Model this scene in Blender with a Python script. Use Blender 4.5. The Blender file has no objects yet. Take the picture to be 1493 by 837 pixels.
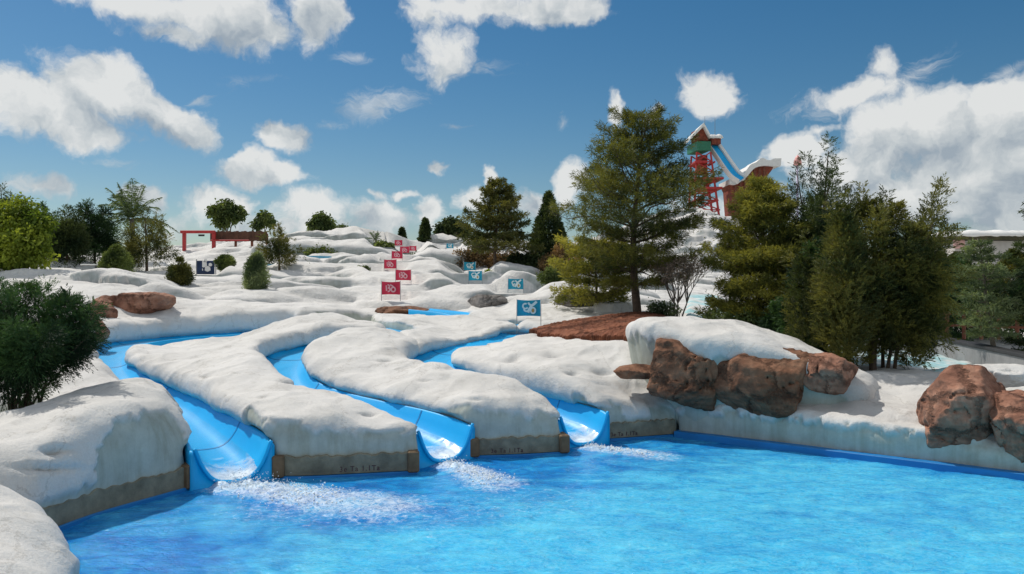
import bpy, math, random
import numpy as np
from mathutils import Vector, Matrix

# ------------------------------------------------------------------ basics
SC = bpy.context.scene
COL = SC.collection
rng = np.random.default_rng(11)
random.seed(5)
FPX, CX, CY, CAMH = 1172.0, 746.5, 418.5, 3.2      # photo focal length / centre in photo pixels, eye height


def P(px, py, d):
    """survey point: direction read off the photo plus a distance in metres -> world"""
    return np.array([(px - CX) * d / FPX, d, CAMH - (py - CY) * d / FPX])


def tag(o, label=None, cat=None, group=None, kind=None):
    if label: o['label'] = label
    if cat: o['category'] = cat
    if group: o['group'] = group
    if kind: o['kind'] = kind
    return o


def empty(name, loc, rz=0.0):
    o = bpy.data.objects.new(name, None)
    COL.objects.link(o)
    o.location = loc
    o.rotation_euler = (0, 0, rz)
    o.empty_display_size = 0.2
    return o


def mesh_data(name, V, F, mats=None, smooth=True, attrs=None, mat_index=None):
    V = np.asarray(V, dtype=np.float32)
    me = bpy.data.meshes.new(name)
    if isinstance(F, np.ndarray):
        n, k = F.shape
        starts = np.arange(0, n * k, k, dtype=np.int32)
        tot = np.full(n, k, dtype=np.int32)
        idx = F.astype(np.int32).ravel()
    else:
        tot = np.array([len(f) for f in F], dtype=np.int32)
        starts = np.concatenate([[0], np.cumsum(tot)[:-1]]).astype(np.int32)
        idx = np.array([i for f in F for i in f], dtype=np.int32)
    me.vertices.add(len(V))
    me.vertices.foreach_set('co', V.ravel())
    me.loops.add(len(idx))
    me.loops.foreach_set('vertex_index', idx)
    me.polygons.add(len(tot))
    me.polygons.foreach_set('loop_start', starts)
    me.polygons.foreach_set('loop_total', tot)
    if mats:
        for m in (mats if isinstance(mats, (list, tuple)) else [mats]):
            me.materials.append(m)
    if mat_index is not None:
        me.polygons.foreach_set('material_index', np.asarray(mat_index, dtype=np.int32))
    me.polygons.foreach_set('use_smooth', np.full(len(tot), bool(smooth)))
    me.update(calc_edges=True)
    for k, a in (attrs or {}).items():
        at = me.attributes.new(k, 'FLOAT', 'POINT')
        at.data.foreach_set('value', np.asarray(a, dtype=np.float32))
    return me


def add_mesh(name, V, F, mat, parent=None, loc=None, **kw):
    o = bpy.data.objects.new(name, mesh_data(name, V, F, mat, **kw))
    COL.objects.link(o)
    if parent is not None: o.parent = parent
    if loc is not None: o.location = loc
    return o


class MB:
    """collects simple solids into one mesh"""
    def __init__(self): self.V, self.F, self.n = [], [], 0

    def add(self, V, F):
        V = np.asarray(V, float)
        self.V.append(V)
        self.F += [[i + self.n for i in f] for f in F]
        self.n += len(V)

    def box(self, c, s, rz=0.0, bev=0.0, R=None):
        x, y, z = np.array(s) / 2.0
        b = min(bev, x * .9, y * .9, z * .9)
        if b <= 0:
            V = [(sx * x, sy * y, sz * z) for sx in (-1, 1) for sy in (-1, 1) for sz in (-1, 1)]
            F = [[0, 1, 3, 2], [4, 6, 7, 5], [0, 4, 5, 1], [2, 3, 7, 6], [0, 2, 6, 4], [1, 5, 7, 3]]
        else:
            V = []
            F = []
            prof = [(-z, -b), (-z + b, 0), (z - b, 0), (z, -b)]
            for zz, off in prof:
                xx, yy = x + off, y + off
                cc = b if off == 0 else b * .6
                V += [(xx - cc, -yy, zz), (xx, -yy + cc, zz), (xx, yy - cc, zz), (xx - cc, yy, zz), (-xx + cc, yy, zz), (-xx, yy - cc, zz), (-xx, -yy + cc, zz), (-xx + cc, -yy, zz)]
            for k in range(3):
                for i in range(8):
                    a, bq = k * 8 + i, k * 8 + (i + 1) % 8
                    F.append([a, bq, bq + 8, a + 8])
            F.append(list(range(7, -1, -1)))
            F.append(list(range(24, 32)))
        V = np.array(V)
        if R is None:
            R = np.array([[math.cos(rz), -math.sin(rz), 0], [math.sin(rz), math.cos(rz), 0], [0, 0, 1]])
        self.add(V @ np.asarray(R).T + np.array(c), F)
        return self

    def tube(self, pts, radii, seg=8, cap=True):
        pts = np.asarray(pts, float)
        n = len(pts)
        radii = np.broadcast_to(np.asarray(radii, float), (n,))
        tang = np.gradient(pts, axis=0)
        tang /= np.linalg.norm(tang, axis=1)[:, None] + 1e-9
        ref = np.array([0.3, 0.9, 0.2]) if abs(tang[0][2]) > .8 else np.array([0, 0, 1.0])
        V = []
        for p, t, r in zip(pts, tang, radii):
            u = np.cross(t, ref); u /= np.linalg.norm(u) + 1e-9
            v = np.cross(t, u)
            for k in range(seg):
                a = 2 * math.pi * k / seg
                V.append(p + r * (math.cos(a) * u + math.sin(a) * v))
        F = []
        for i in range(n - 1):
            for k in range(seg):
                a, b = i * seg + k, i * seg + (k + 1) % seg
                F.append([a, a + seg, b + seg, b])
        if cap:
            F.append(list(range(seg)))
            F.append([(n - 1) * seg + k for k in range(seg - 1, -1, -1)])
        self.add(V, F)
        return self

    def bar(self, a, b, r, seg=6):
        return self.tube([a, b], [r, r], seg)

    def build(self, name, mat, parent=None, smooth=False, loc=None):
        V = np.concatenate(self.V)
        return add_mesh(name, V, self.F, mat, parent, smooth=smooth, loc=loc)


# ------------------------------------------------------------------ noise
def _h(ix, iy, iz, seed):
    h = (ix.astype(np.uint32) * np.uint32(374761393) + iy.astype(np.uint32) * np.uint32(668265263)
         + iz.astype(np.uint32) * np.uint32(2147483647) + np.uint32(seed * 1013904223 & 0xffffffff))
    h = (h ^ (h >> np.uint32(13))) * np.uint32(1274126177)
    h = (h ^ (h >> np.uint32(16))) * np.uint32(2246822519)
    return h ^ (h >> np.uint32(15))


_G = rng.normal(size=(256, 3)); _G /= np.linalg.norm(_G, axis=1)[:, None]


def pnoise(p, seed=0):
    p = np.asarray(p, float)
    f = np.floor(p)
    w = p - f
    i = f.astype(np.int64)
    u = w * w * w * (w * (w * 6 - 15) + 10)
    out = 0
    for dx in (0, 1):
        for dy in (0, 1):
            for dz in (0, 1):
                g = _G[_h(i[:, 0] + dx, i[:, 1] + dy, i[:, 2] + dz, seed) & np.uint32(255)]
                d = (g * (w - np.array([dx, dy, dz]))).sum(1)
                wt = ((u[:, 0] if dx else 1 - u[:, 0]) * (u[:, 1] if dy else 1 - u[:, 1]) * (u[:, 2] if dz else 1 - u[:, 2]))
                out = out + d * wt
    return out * 1.5


def fbm(p, octv=4, seed=0, gain=.5):
    p = np.asarray(p, float)
    s, a = 0, 1.0
    for k in range(octv):
        s = s + a * pnoise(p * 2.03 ** k + 17.3 * k, seed + k)
        a *= gain
    return s


def sstep(a, b, x):
    t = np.clip((x - a) / (b - a), 0, 1)
    return t * t * (3 - 2 * t)


def smax(a, b, k):
    h = np.maximum(k - np.abs(a - b), 0) / k
    return np.maximum(a, b) + h * h * k * .25


def smin(a, b, k): return -smax(-a, -b, k)


# ------------------------------------------------------------------ 2D distances
def poly_sdf(xy, poly):
    """signed distance (negative inside) of N points to a closed polygon"""
    poly = np.asarray(poly, float)
    a, b = poly, np.roll(poly, -1, 0)
    d = np.full(len(xy), 1e9)
    inside = np.zeros(len(xy), bool)
    for p, q in zip(a, b):
        e = q - p
        w = xy - p
        t = np.clip((w @ e) / (e @ e + 1e-12), 0, 1)
        d = np.minimum(d, ((w - t[:, None] * e) ** 2).sum(1))
        c = ((p[1] <= xy[:, 1]) & (q[1] > xy[:, 1])) | ((q[1] <= xy[:, 1]) & (p[1] > xy[:, 1]))
        with np.errstate(divide='ignore', invalid='ignore'):
            xi = p[0] + (xy[:, 1] - p[1]) / (q[1] - p[1]) * (q[0] - p[0])
        inside ^= c & (xy[:, 0] < xi)
    d = np.sqrt(d)
    return np.where(inside, -d, d)


def path_dist(xy, path):
    """distance to polyline and the z of the nearest point on it"""
    path = np.asarray(path, float)
    d = np.full(len(xy), 1e9)
    z = np.zeros(len(xy))
    for p, q in zip(path[:-1], path[1:]):
        e = q[:2] - p[:2]
        w = xy - p[:2]
        t = np.clip((w @ e) / (e @ e + 1e-12), 0, 1)
        dd = ((w - t[:, None] * e) ** 2).sum(1)
        m = dd < d
        d = np.where(m, dd, d)
        z = np.where(m, p[2] + t * (q[2] - p[2]), z)
    return np.sqrt(d), z


def spline(pts, n=8):
    pts = np.asarray(pts, float)
    q = np.vstack([2 * pts[0] - pts[1], pts, 2 * pts[-1] - pts[-2]])
    out = []
    for i in range(1, len(q) - 2):
        for t in np.linspace(0, 1, n, endpoint=False):
            a, b, c, d = q[i - 1], q[i], q[i + 1], q[i + 2]
            out.append(.5 * (2 * b + (c - a) * t + (2 * a - 5 * b + 4 * c - d) * t * t + (3 * b - a - 3 * c + d) * t ** 3))
    out.append(pts[-1])
    return np.array(out)


# ------------------------------------------------------------------ surface nets
def surface_nets(F, org, h):
    nx, ny, nz = F.shape
    ins = F < 0
    s = np.zeros((nx - 1, ny - 1, nz - 1), np.int8)
    offs = [(i, j, k) for i in (0, 1) for j in (0, 1) for k in (0, 1)]
    for i, j, k in offs:
        s += ins[i:nx - 1 + i, j:ny - 1 + j, k:nz - 1 + k]
    act = np.argwhere((s > 0) & (s < 8))
    vals = np.stack([F[act[:, 0] + i, act[:, 1] + j, act[:, 2] + k] for i, j, k in offs], 1)
    acc = np.zeros((len(act), 3)); cnt = np.zeros(len(act))
    oa = np.array(offs, float)
    for a in range(8):
        for b in range(a + 1, 8):
            if np.abs(oa[a] - oa[b]).sum() != 1: continue
            va, vb = vals[:, a], vals[:, b]
            m = (va < 0) != (vb < 0)
            t = np.where(m, va / np.where(m, va - vb, 1), 0)
            acc += np.where(m[:, None], oa[a] + t[:, None] * (oa[b] - oa[a]), 0)
            cnt += m
    V = (act + acc / cnt[:, None]) * h + np.asarray(org)
    idx = np.full(s.shape, -1, np.int64)
    idx[act[:, 0], act[:, 1], act[:, 2]] = np.arange(len(act))
    quads = []
    A = ins
    for ax in range(3):
        n = [nx, ny, nz]
        sl0 = [slice(1, n[a] - 1) for a in range(3)]; sl1 = list(sl0)
        sl0[ax] = slice(0, n[ax] - 1); sl1[ax] = slice(1, n[ax])
        a0, a1 = A[tuple(sl0)], A[tuple(sl1)]
        e = np.argwhere(a0 != a1)
        if not len(e): continue
        flip = a0[e[:, 0], e[:, 1], e[:, 2]]
        base = e.copy()
        for a in range(3):
            if a != ax: base[:, a] += 1
        u, v = (ax + 1) % 3, (ax + 2) % 3
        def cell(du, dv):
            c = base.copy(); c[:, u] -= du; c[:, v] -= dv
            return idx[c[:, 0], c[:, 1], c[:, 2]]
        q = np.stack([cell(1, 1), cell(0, 1), cell(0, 0), cell(1, 0)], 1)
        q[~flip] = q[~flip][:, ::-1]
        quads.append(q)
    Q = np.concatenate(quads)
    return V, Q[(Q >= 0).all(1)]


def subdivided(V, Q, levels=1):
    me = mesh_data('tmp', V, Q)
    o = bpy.data.objects.new('tmp', me)
    COL.objects.link(o)
    m = o.modifiers.new('s', 'SUBSURF'); m.levels = levels; m.render_levels = levels
    dg = bpy.context.evaluated_depsgraph_get()
    ev = o.evaluated_get(dg)
    me2 = ev.to_mesh()
    V2 = np.empty(len(me2.vertices) * 3, np.float32); me2.vertices.foreach_get('co', V2)
    N2 = np.empty(len(me2.vertices) * 3, np.float32); me2.vertex_normals.foreach_get('vector', N2)
    I = np.empty(len(me2.loops), np.int32); me2.loops.foreach_get('vertex_index', I)
    ev.to_mesh_clear()
    bpy.data.objects.remove(o); bpy.data.meshes.remove(me)
    return V2.reshape(-1, 3).astype(float), N2.reshape(-1, 3).astype(float), I.reshape(-1, 4)


# ------------------------------------------------------------------ materials
def new_mat(name):
    m = bpy.data.materials.new(name)
    m.use_nodes = True
    nt = m.node_tree
    nt.nodes.clear()
    out = nt.nodes.new('ShaderNodeOutputMaterial')
    b = nt.nodes.new('ShaderNodeBsdfPrincipled')
    nt.links.new(b.outputs[0], out.inputs[0])
    return m, nt, b, out


def N(nt, t, **kw):
    n = nt.nodes.new(t)
    for k, v in kw.items():
        if k == 'ins':
            for i, x in v.items(): n.inputs[i].default_value = x
        else: setattr(n, k, v)
    return n


def noise_node(nt, scale, detail=4, rough=.55, coord=None, dist=0.0):
    n = N(nt, 'ShaderNodeTexNoise')
    n.inputs['Scale'].default_value = scale; n.inputs['Detail'].default_value = detail
    n.inputs['Roughness'].default_value = rough; n.inputs['Distortion'].default_value = dist
    if coord is not None: nt.links.new(coord, n.inputs['Vector'])
    return n


def ramp(nt, src, stops):
    r = N(nt, 'ShaderNodeValToRGB')
    e = r.color_ramp.elements
    while len(e) < len(stops): e.new(.5)
    for k, (p, c) in enumerate(stops):
        e[k].position = p
        e[k].color = (c[0], c[1], c[2], 1) if hasattr(c, '__len__') else (c, c, c, 1)
    nt.links.new(src, r.inputs[0])
    return r


def mixc(nt, fac, a, b, blend='MIX'):
    m = N(nt, 'ShaderNodeMix', data_type='RGBA', blend_type=blend)
    for sock, v in ((0, fac), (6, a), (7, b)):
        if isinstance(v, (int, float)): m.inputs[sock].default_value = v
        elif isinstance(v, tuple): m.inputs[sock].default_value = (*v[:3], 1)
        else: nt.links.new(v, m.inputs[sock])
    return m.outputs[2]


def obj_coord(nt):
    return N(nt, 'ShaderNodeTexCoord').outputs['Object']


def bumpn(nt, h, strength, dist, prev=None):
    b = N(nt, 'ShaderNodeBump')
    b.inputs['Strength'].default_value = strength; b.inputs['Distance'].default_value = dist
    nt.links.new(h, b.inputs['Height'])
    if prev is not None: nt.links.new(prev, b.inputs['Normal'])
    return b.outputs[0]


def plain(name, col, rough=.6, var=.25, scale=6, bump=.0, metal=0.0, spec=.4):
    m, nt, b, out = new_mat(name)
    co = obj_coord(nt)
    n = noise_node(nt, scale, 5, .6, co)
    r = ramp(nt, n.outputs[0], [(.3, tuple(c * (1 - var) for c in col)), (.7, tuple(min(1, c * (1 + var)) for c in col))])
    nt.links.new(r.outputs[0], b.inputs['Base Color'])
    b.inputs['Roughness'].default_value = rough; b.inputs['Metallic'].default_value = metal
    b.inputs['Specular IOR Level'].default_value = spec
    if bump:
        n2 = noise_node(nt, scale * 6, 5, .6, co)
        nt.links.new(bumpn(nt, n2.outputs[0], .6, bump), b.inputs['Normal'])
    return m


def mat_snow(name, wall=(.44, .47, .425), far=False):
    m, nt, b, out = new_mat(name)
    co = obj_coord(nt)
    at = N(nt, 'ShaderNodeAttribute', attribute_name='snow')
    big = noise_node(nt, .55, 5, .6, co)
    mid = noise_node(nt, 3.2, 6, .65, co)
    sn = ramp(nt, big.outputs[0], [(.26, (.51, .50, .48)), (.48, (.63, .62, .60)), (.75, (.69, .68, .665))])
    md = ramp(nt, mid.outputs[0], [(.26, (.80, .79, .77)), (.45, (1, 1, 1))])
    snow = mixc(nt, .8, sn.outputs[0], md.outputs[0], 'MULTIPLY')
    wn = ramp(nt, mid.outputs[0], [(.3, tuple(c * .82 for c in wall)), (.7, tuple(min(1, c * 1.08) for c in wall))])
    # streaks running down the plaster
    mp = N(nt, 'ShaderNodeMapping'); mp.inputs['Scale'].default_value = (5, 5, .5)
    nt.links.new(co, mp.inputs[0])
    st = noise_node(nt, 1.0, 5, .65, mp.outputs[0])
    sr = ramp(nt, st.outputs[0], [(.36, (.78, .76, .70)), (.56, (1, 1, 1))])
    wcol = mixc(nt, .75, wn.outputs[0], sr.outputs[0], 'MULTIPLY')
    # hairline cracks and grey weathering blotches of the sprayed concrete
    vo = N(nt, 'ShaderNodeTexVoronoi', feature='DISTANCE_TO_EDGE'); vo.inputs['Scale'].default_value = .55
    wv = N(nt, 'ShaderNodeVectorMath', operation='MULTIPLY_ADD'); nt.links.new(mid.outputs['Color'], wv.inputs[0]); wv.inputs[1].default_value = (.7, .7, .7); nt.links.new(co, wv.inputs[2])
    nt.links.new(wv.outputs[0], vo.inputs['Vector'])
    cr_ = ramp(nt, vo.outputs['Distance'], [(.0, (.62, .60, .57)), (.012, (1, 1, 1))])
    snow = mixc(nt, .55 if not far else 0.0, snow, cr_.outputs[0], 'MULTIPLY')
    gr = noise_node(nt, 38 if not far else 9, 4, .7, co)
    gg = ramp(nt, gr.outputs[0], [(.30, (.90, .89, .88)), (.55, (1.02, 1.02, 1.02))])
    snow = mixc(nt, .8, snow, gg.outputs[0], 'MULTIPLY')
    wcol = mixc(nt, .4, wcol, gg.outputs[0], 'MULTIPLY')
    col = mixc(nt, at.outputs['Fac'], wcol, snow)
    nt.links.new(col, b.inputs['Base Color'])
    b.inputs['Roughness'].default_value = .85
    b.inputs['Specular IOR Level'].default_value = .25
    f1 = noise_node(nt, 22 if not far else 5, 6, .65, co)
    f2 = noise_node(nt, 70 if not far else 14, 4, .6, co)
    n1 = bumpn(nt, f1.outputs[0], .46, .04 if not far else .10)
    n2 = bumpn(nt, f2.outputs[0], .5, .015 if not far else .05, n1)
    # smooth plaster carries much less of the stucco relief
    w1 = bumpn(nt, mid.outputs[0], .3, .03)
    mxn = N(nt, 'ShaderNodeMix', data_type='VECTOR')
    nt.links.new(at.outputs['Fac'], mxn.inputs[0]); nt.links.new(w1, mxn.inputs[4]); nt.links.new(n2, mxn.inputs[5])
    nt.links.new(mxn.outputs[1], b.inputs['Normal'])
    return m


def mat_rock(name, c1, c2, c3):
    m, nt, b, out = new_mat(name)
    co = obj_coord(nt)
    n1 = noise_node(nt, 1.6, 8, .65, co, .6)
    n2 = noise_node(nt, 9, 6, .65, co)
    r1 = ramp(nt, n1.outputs[0], [(.28, c1), (.5, c2), (.72, c3)])
    r2 = ramp(nt, n2.outputs[0], [(.3, (.55, .55, .55)), (.65, (1.05, 1.05, 1.05))])
    mp = N(nt, 'ShaderNodeMapping'); mp.inputs['Scale'].default_value = (.5, .5, 4.5); mp.inputs['Rotation'].default_value = (.15, .1, 0)
    nt.links.new(co, mp.inputs[0])
    n3 = noise_node(nt, 1.8, 5, .6, mp.outputs[0])
    r3 = ramp(nt, n3.outputs[0], [(.36, (.60, .55, .52)), (.55, (1, 1, 1))])
    vo = N(nt, 'ShaderNodeTexVoronoi', feature='DISTANCE_TO_EDGE'); vo.inputs['Scale'].default_value = .8
    wv = N(nt, 'ShaderNodeVectorMath', operation='MULTIPLY_ADD'); nt.links.new(n2.outputs['Color'], wv.inputs[0]); wv.inputs[1].default_value = (.35, .35, .35); nt.links.new(co, wv.inputs[2])
    nt.links.new(wv.outputs[0], vo.inputs['Vector'])
    vr = ramp(nt, vo.outputs['Distance'], [(.0, 0.0), (.05, 1.0)])
    vc = ramp(nt, vo.outputs['Distance'], [(.0, (.32, .28, .26)), (.03, (1, 1, 1))])
    c = mixc(nt, .7, r1.outputs[0], r2.outputs[0], 'MULTIPLY')
    c = mixc(nt, .6, c, r3.outputs[0], 'MULTIPLY')
    c = mixc(nt, .5, c, vc.outputs[0], 'MULTIPLY')
    nt.links.new(c, b.inputs['Base Color'])
    b.inputs['Roughness'].default_value = .85
    b.inputs['Specular IOR Level'].default_value = .25
    b1 = bumpn(nt, n1.outputs[0], .7, .12)
    b2 = bumpn(nt, n2.outputs[0], .6, .03, bumpn(nt, vr.outputs[0], .8, .06, b1))
    nt.links.new(b2, b.inputs['Normal'])
    return m


def mat_leaf(name, dark, light, trans=.35, rough=.6):
    m, nt, b, out = new_mat(name)
    at = N(nt, 'ShaderNodeAttribute', attribute_name='tint')
    co = obj_coord(nt)
    n = noise_node(nt, 1.3, 3, .6, co)
    ad = N(nt, 'ShaderNodeMath', operation='ADD')
    sc = N(nt, 'ShaderNodeMath', operation='MULTIPLY_ADD'); sc.inputs[1].default_value = 1.2; sc.inputs[2].default_value = -.6
    nt.links.new(n.outputs[0], sc.inputs[0])
    nt.links.new(at.outputs['Fac'], ad.inputs[0]); nt.links.new(sc.outputs[0], ad.inputs[1])
    mid = tuple(.5 * (a + c) for a, c in zip(dark, light))
    r = ramp(nt, ad.outputs[0], [(.1, dark), (.55, mid), (.95, light)])
    nt.links.new(r.outputs[0], b.inputs['Base Color'])
    b.inputs['Roughness'].default_value = rough
    b.inputs['Specular IOR Level'].default_value = .3
    t = N(nt, 'ShaderNodeBsdfTranslucent')
    tc = mixc(nt, 1.0, r.outputs[0], (1.35, 1.25, .55), 'MULTIPLY')
    nt.links.new(tc, t.inputs[0])
    mx = N(nt, 'ShaderNodeMixShader'); mx.inputs[0].default_value = trans
    nt.links.new(b.outputs[0], mx.inputs[1]); nt.links.new(t.outputs[0], mx.inputs[2])
    nt.links.new(mx.outputs[0], out.inputs[0])
    return m


M = {}
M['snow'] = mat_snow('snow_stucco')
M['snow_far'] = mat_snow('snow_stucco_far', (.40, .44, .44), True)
M['rock'] = mat_rock('red_rock', (.17, .075, .05), (.36, .175, .115), (.52, .30, .21))
M['rock_dark'] = mat_rock('brown_rock', (.12, .055, .032), (.26, .125, .072), (.37, .205, .125))
M['rock_grey'] = mat_rock('grey_rock', (.16, .15, .14), (.27, .25, .235), (.42, .41, .40))
M['band'] = plain('wall_band', (.215, .195, .140), .85, .38, 3.5, .02)
M['block'] = plain('corner_block', (.17, .11, .06), .8, .25, 6, .01)
M['ink'] = plain('lettering', (.07, .025, .035), .7, .2, 20)
M['bark'] = plain('bark', (.10, .07, .05), .9, .4, 14, .02)
M['bark_grey'] = plain('bark_grey', (.20, .17, .14), .9, .35, 14, .02)
M['red'] = plain('red_steel', (.42, .035, .035), .45, .15, 3)
M['brownred'] = plain('brown_red_wood', (.23, .055, .03), .7, .4, 2.5, .02)
M['green_paint'] = plain('green_paint', (.03, .17, .10), .5, .2, 4)
M['white'] = plain('white_paint', (.78, .77, .75), .6, .06, 3)
M['steel'] = plain('grey_steel', (.30, .31, .32), .4, .15, 6, 0, .6)
M['concrete'] = plain('grey_concrete', (.23, .235, .24), .85, .2, 1.4, .02)
M['dark'] = plain('dark_trim', (.025, .025, .028), .6, .3, 4)
M['wood'] = plain('dark_red_wood', (.17, .06, .035), .75, .35, 3, .01)
M['navy'] = plain('navy_panel', (.012, .03, .085), .5, .3, 3)
M['bluebin'] = plain('blue_plastic', (.02, .16, .42), .4, .15, 3)
M['flag_red'] = plain('crimson_cloth', (.62, .035, .085), .75, .12, 5)
M['flag_blue'] = plain('turquoise_cloth', (.012, .30, .46), .75, .12, 5)
M['emb_pink'] = plain('pale_pink_print', (.75, .42, .47), .75, .08, 5)
M['emb_white'] = plain('pale_blue_print', (.62, .76, .78), .75, .08, 5)
M['emb_gold'] = plain('gold_print', (.45, .30, .10), .75, .1, 5)
M['mulch'] = mat_rock('bark_mulch', (.09, .035, .02), (.24, .085, .045), (.36, .15, .08))


def slide_mat():
    m, nt, b, out = new_mat('blue_gelcoat')
    co = obj_coord(nt)
    n = noise_node(nt, 1.2, 4, .5, co)
    r = ramp(nt, n.outputs[0], [(.3, (.004, .38, .80)), (.7, (.006, .44, .88))])
    nt.links.new(r.outputs[0], b.inputs['Base Color'])
    b.inputs['Roughness'].default_value = .42
    b.inputs['Specular IOR Level'].default_value = .3
    n2 = noise_node(nt, 9, 3, .5, co)
    nt.links.new(bumpn(nt, n2.outputs[0], .15, .01), b.inputs['Normal'])
    return m


def water_mat():
    m, nt, b, out = new_mat('pool_water')
    co = obj_coord(nt)
    mp = N(nt, 'ShaderNodeMapping'); mp.inputs['Scale'].default_value = (1.0, 1.7, 1); mp.inputs['Rotation'].default_value = (0, 0, .35)
    nt.links.new(co, mp.inputs[0])
    a = noise_node(nt, .40, 4, .6, mp.outputs[0], .8)
    c = noise_node(nt, 1.7, 6, .60, mp.outputs[0], .9)
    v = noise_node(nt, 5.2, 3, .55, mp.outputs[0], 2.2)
    # light net of the ripples, put into the colour as ridged noise
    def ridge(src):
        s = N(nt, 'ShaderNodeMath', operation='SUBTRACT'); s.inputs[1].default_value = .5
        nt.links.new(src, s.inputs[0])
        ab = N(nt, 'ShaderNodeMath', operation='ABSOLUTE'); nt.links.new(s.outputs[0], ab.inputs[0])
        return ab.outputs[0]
    deep = ramp(nt, c.outputs[0], [(.25, (.003, .12, .44)), (.50, (.006, .22, .62)), (.78, (.03, .42, .80))])  # light and dark of the ripples put into the colour
    pale = ramp(nt, c.outputs[0], [(.22, (.010, .30, .70)), (.50, (.045, .48, .82)), (.78, (.14, .66, .90))])
    pale_at = N(nt, 'ShaderNodeAttribute', attribute_name='pale')
    fx = ramp(nt, a.outputs[0], [(.35, 0.0), (.62, 1.0)])
    fm = N(nt, 'ShaderNodeMath', operation='MULTIPLY_ADD'); fm.inputs[1].default_value = .7
    pm = N(nt, 'ShaderNodeMath', operation='MULTIPLY_ADD'); pm.inputs[1].default_value = .85; pm.inputs[2].default_value = -.22; nt.links.new(pale_at.outputs['Fac'], pm.inputs[0])
    nt.links.new(fx.outputs[0], fm.inputs[0]); nt.links.new(pm.outputs[0], fm.inputs[2])
    fm.use_clamp = True
    col = mixc(nt, fm.outputs[0], deep.outputs[0], pale.outputs[0])
    fine = noise_node(nt, 6.5, 5, .65, mp.outputs[0], .5)
    fr_ = ramp(nt, fine.outputs[0], [(.28, (.70, .78, .84)), (.5, (1, 1, 1)), (.70, (1.35, 1.22, 1.12))])
    col = mixc(nt, .75, col, fr_.outputs[0], 'MULTIPLY')
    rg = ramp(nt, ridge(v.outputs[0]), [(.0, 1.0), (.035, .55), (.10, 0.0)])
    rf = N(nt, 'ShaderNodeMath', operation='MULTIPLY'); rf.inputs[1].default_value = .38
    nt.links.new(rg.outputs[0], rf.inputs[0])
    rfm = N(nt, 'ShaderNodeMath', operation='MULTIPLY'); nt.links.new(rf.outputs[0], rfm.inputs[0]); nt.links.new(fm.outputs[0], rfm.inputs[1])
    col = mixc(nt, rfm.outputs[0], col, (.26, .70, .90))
    # foam
    fo = N(nt, 'ShaderNodeAttribute', attribute_name='foam')
    mp2 = N(nt, 'ShaderNodeMapping'); mp2.inputs['Scale'].default_value = (1.0, 1.5, 1); mp2.inputs['Rotation'].default_value = (0, 0, -.45)
    nt.links.new(co, mp2.inputs[0])
    fn = noise_node(nt, 10, 9, .76, mp2.outputs[0], .9)
    fa = N(nt, 'ShaderNodeMath', operation='ADD'); nt.links.new(fn.outputs[0], fa.inputs[0]); nt.links.new(fo.outputs['Fac'], fa.inputs[1])
    fr = ramp(nt, fa.outputs[0], [(.62, 0.0), (.80, .5), (1.05, .95)])
    col = mixc(nt, fr.outputs[0], col, (.80, .88, .93))
    nt.links.new(col, b.inputs['Base Color'])
    rr = N(nt, 'ShaderNodeMath', operation='MULTIPLY_ADD'); rr.inputs[1].default_value = .5; rr.inputs[2].default_value = .07
    nt.links.new(fr.outputs[0], rr.inputs[0]); nt.links.new(rr.outputs[0], b.inputs['Roughness'])
    b.inputs['IOR'].default_value = 1.33
    k1 = bumpn(nt, c.outputs[0], .5, .12)
    sm = noise_node(nt, 14, 4, .6, mp.outputs[0], .8)
    k2 = bumpn(nt, sm.outputs[0], .6, .03, bumpn(nt, fine.outputs[0], .5, .05, k1))
    nt.links.new(k2, b.inputs['Normal'])
    return m


def foam_mat():
    m, nt, b, out = new_mat('white_foam')
    co = obj_coord(nt)
    n = noise_node(nt, 14, 5, .6, co)
    r = ramp(nt, n.outputs[0], [(.3, (.62, .76, .86)), (.6, (.88, .91, .93))])
    nt.links.new(r.outputs[0], b.inputs['Base Color'])
    b.inputs['Roughness'].default_value = .35
    b.inputs['Subsurface Weight'].default_value = 0.0
    return m


def sheet_mat():
    """thin running water in a trough: foam streaks with holes"""
    m, nt, b, out = new_mat('running_water')
    co = obj_coord(nt)
    at = N(nt, 'ShaderNodeAttribute', attribute_name='foam')
    n = noise_node(nt, 5, 5, .6, co, .5)
    fa = N(nt, 'ShaderNodeMath', operation='ADD'); nt.links.new(n.outputs[0], fa.inputs[0]); nt.links.new(at.outputs['Fac'], fa.inputs[1])
    fr = ramp(nt, fa.outputs[0], [(.42, 0.0), (1.0, .92)])
    b.inputs['Base Color'].default_value = (.82, .89, .93, 1)
    b.inputs['Roughness'].default_value = .2
    t = N(nt, 'ShaderNodeBsdfTransparent'); g = N(nt, 'ShaderNodeBsdfGlossy'); g.inputs['Roughness'].default_value = .35; g.inputs['Color'].default_value = (.5, .6, .65, 1)
    fz = N(nt, 'ShaderNodeFresnel'); fz.inputs[0].default_value = 1.33
    n2 = noise_node(nt, 12, 3, .5, co)
    bm = bumpn(nt, n2.outputs[0], .4, .02)
    nt.links.new(bm, g.inputs['Normal']); nt.links.new(bm, fz.inputs['Normal'])
    fzm = N(nt, 'ShaderNodeMath', operation='MULTIPLY'); fzm.inputs[1].default_value = .35; nt.links.new(fz.outputs[0], fzm.inputs[0])
    m1 = N(nt, 'ShaderNodeMixShader'); nt.links.new(fzm.outputs[0], m1.inputs[0]); nt.links.new(t.outputs[0], m1.inputs[1]); nt.links.new(g.outputs[0], m1.inputs[2])
    m2 = N(nt, 'ShaderNodeMixShader'); nt.links.new(fr.outputs[0], m2.inputs[0]); nt.links.new(m1.outputs[0], m2.inputs[1]); nt.links.new(b.outputs[0], m2.inputs[2])
    nt.links.new(m2.outputs[0], out.inputs[0])
    return m


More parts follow.
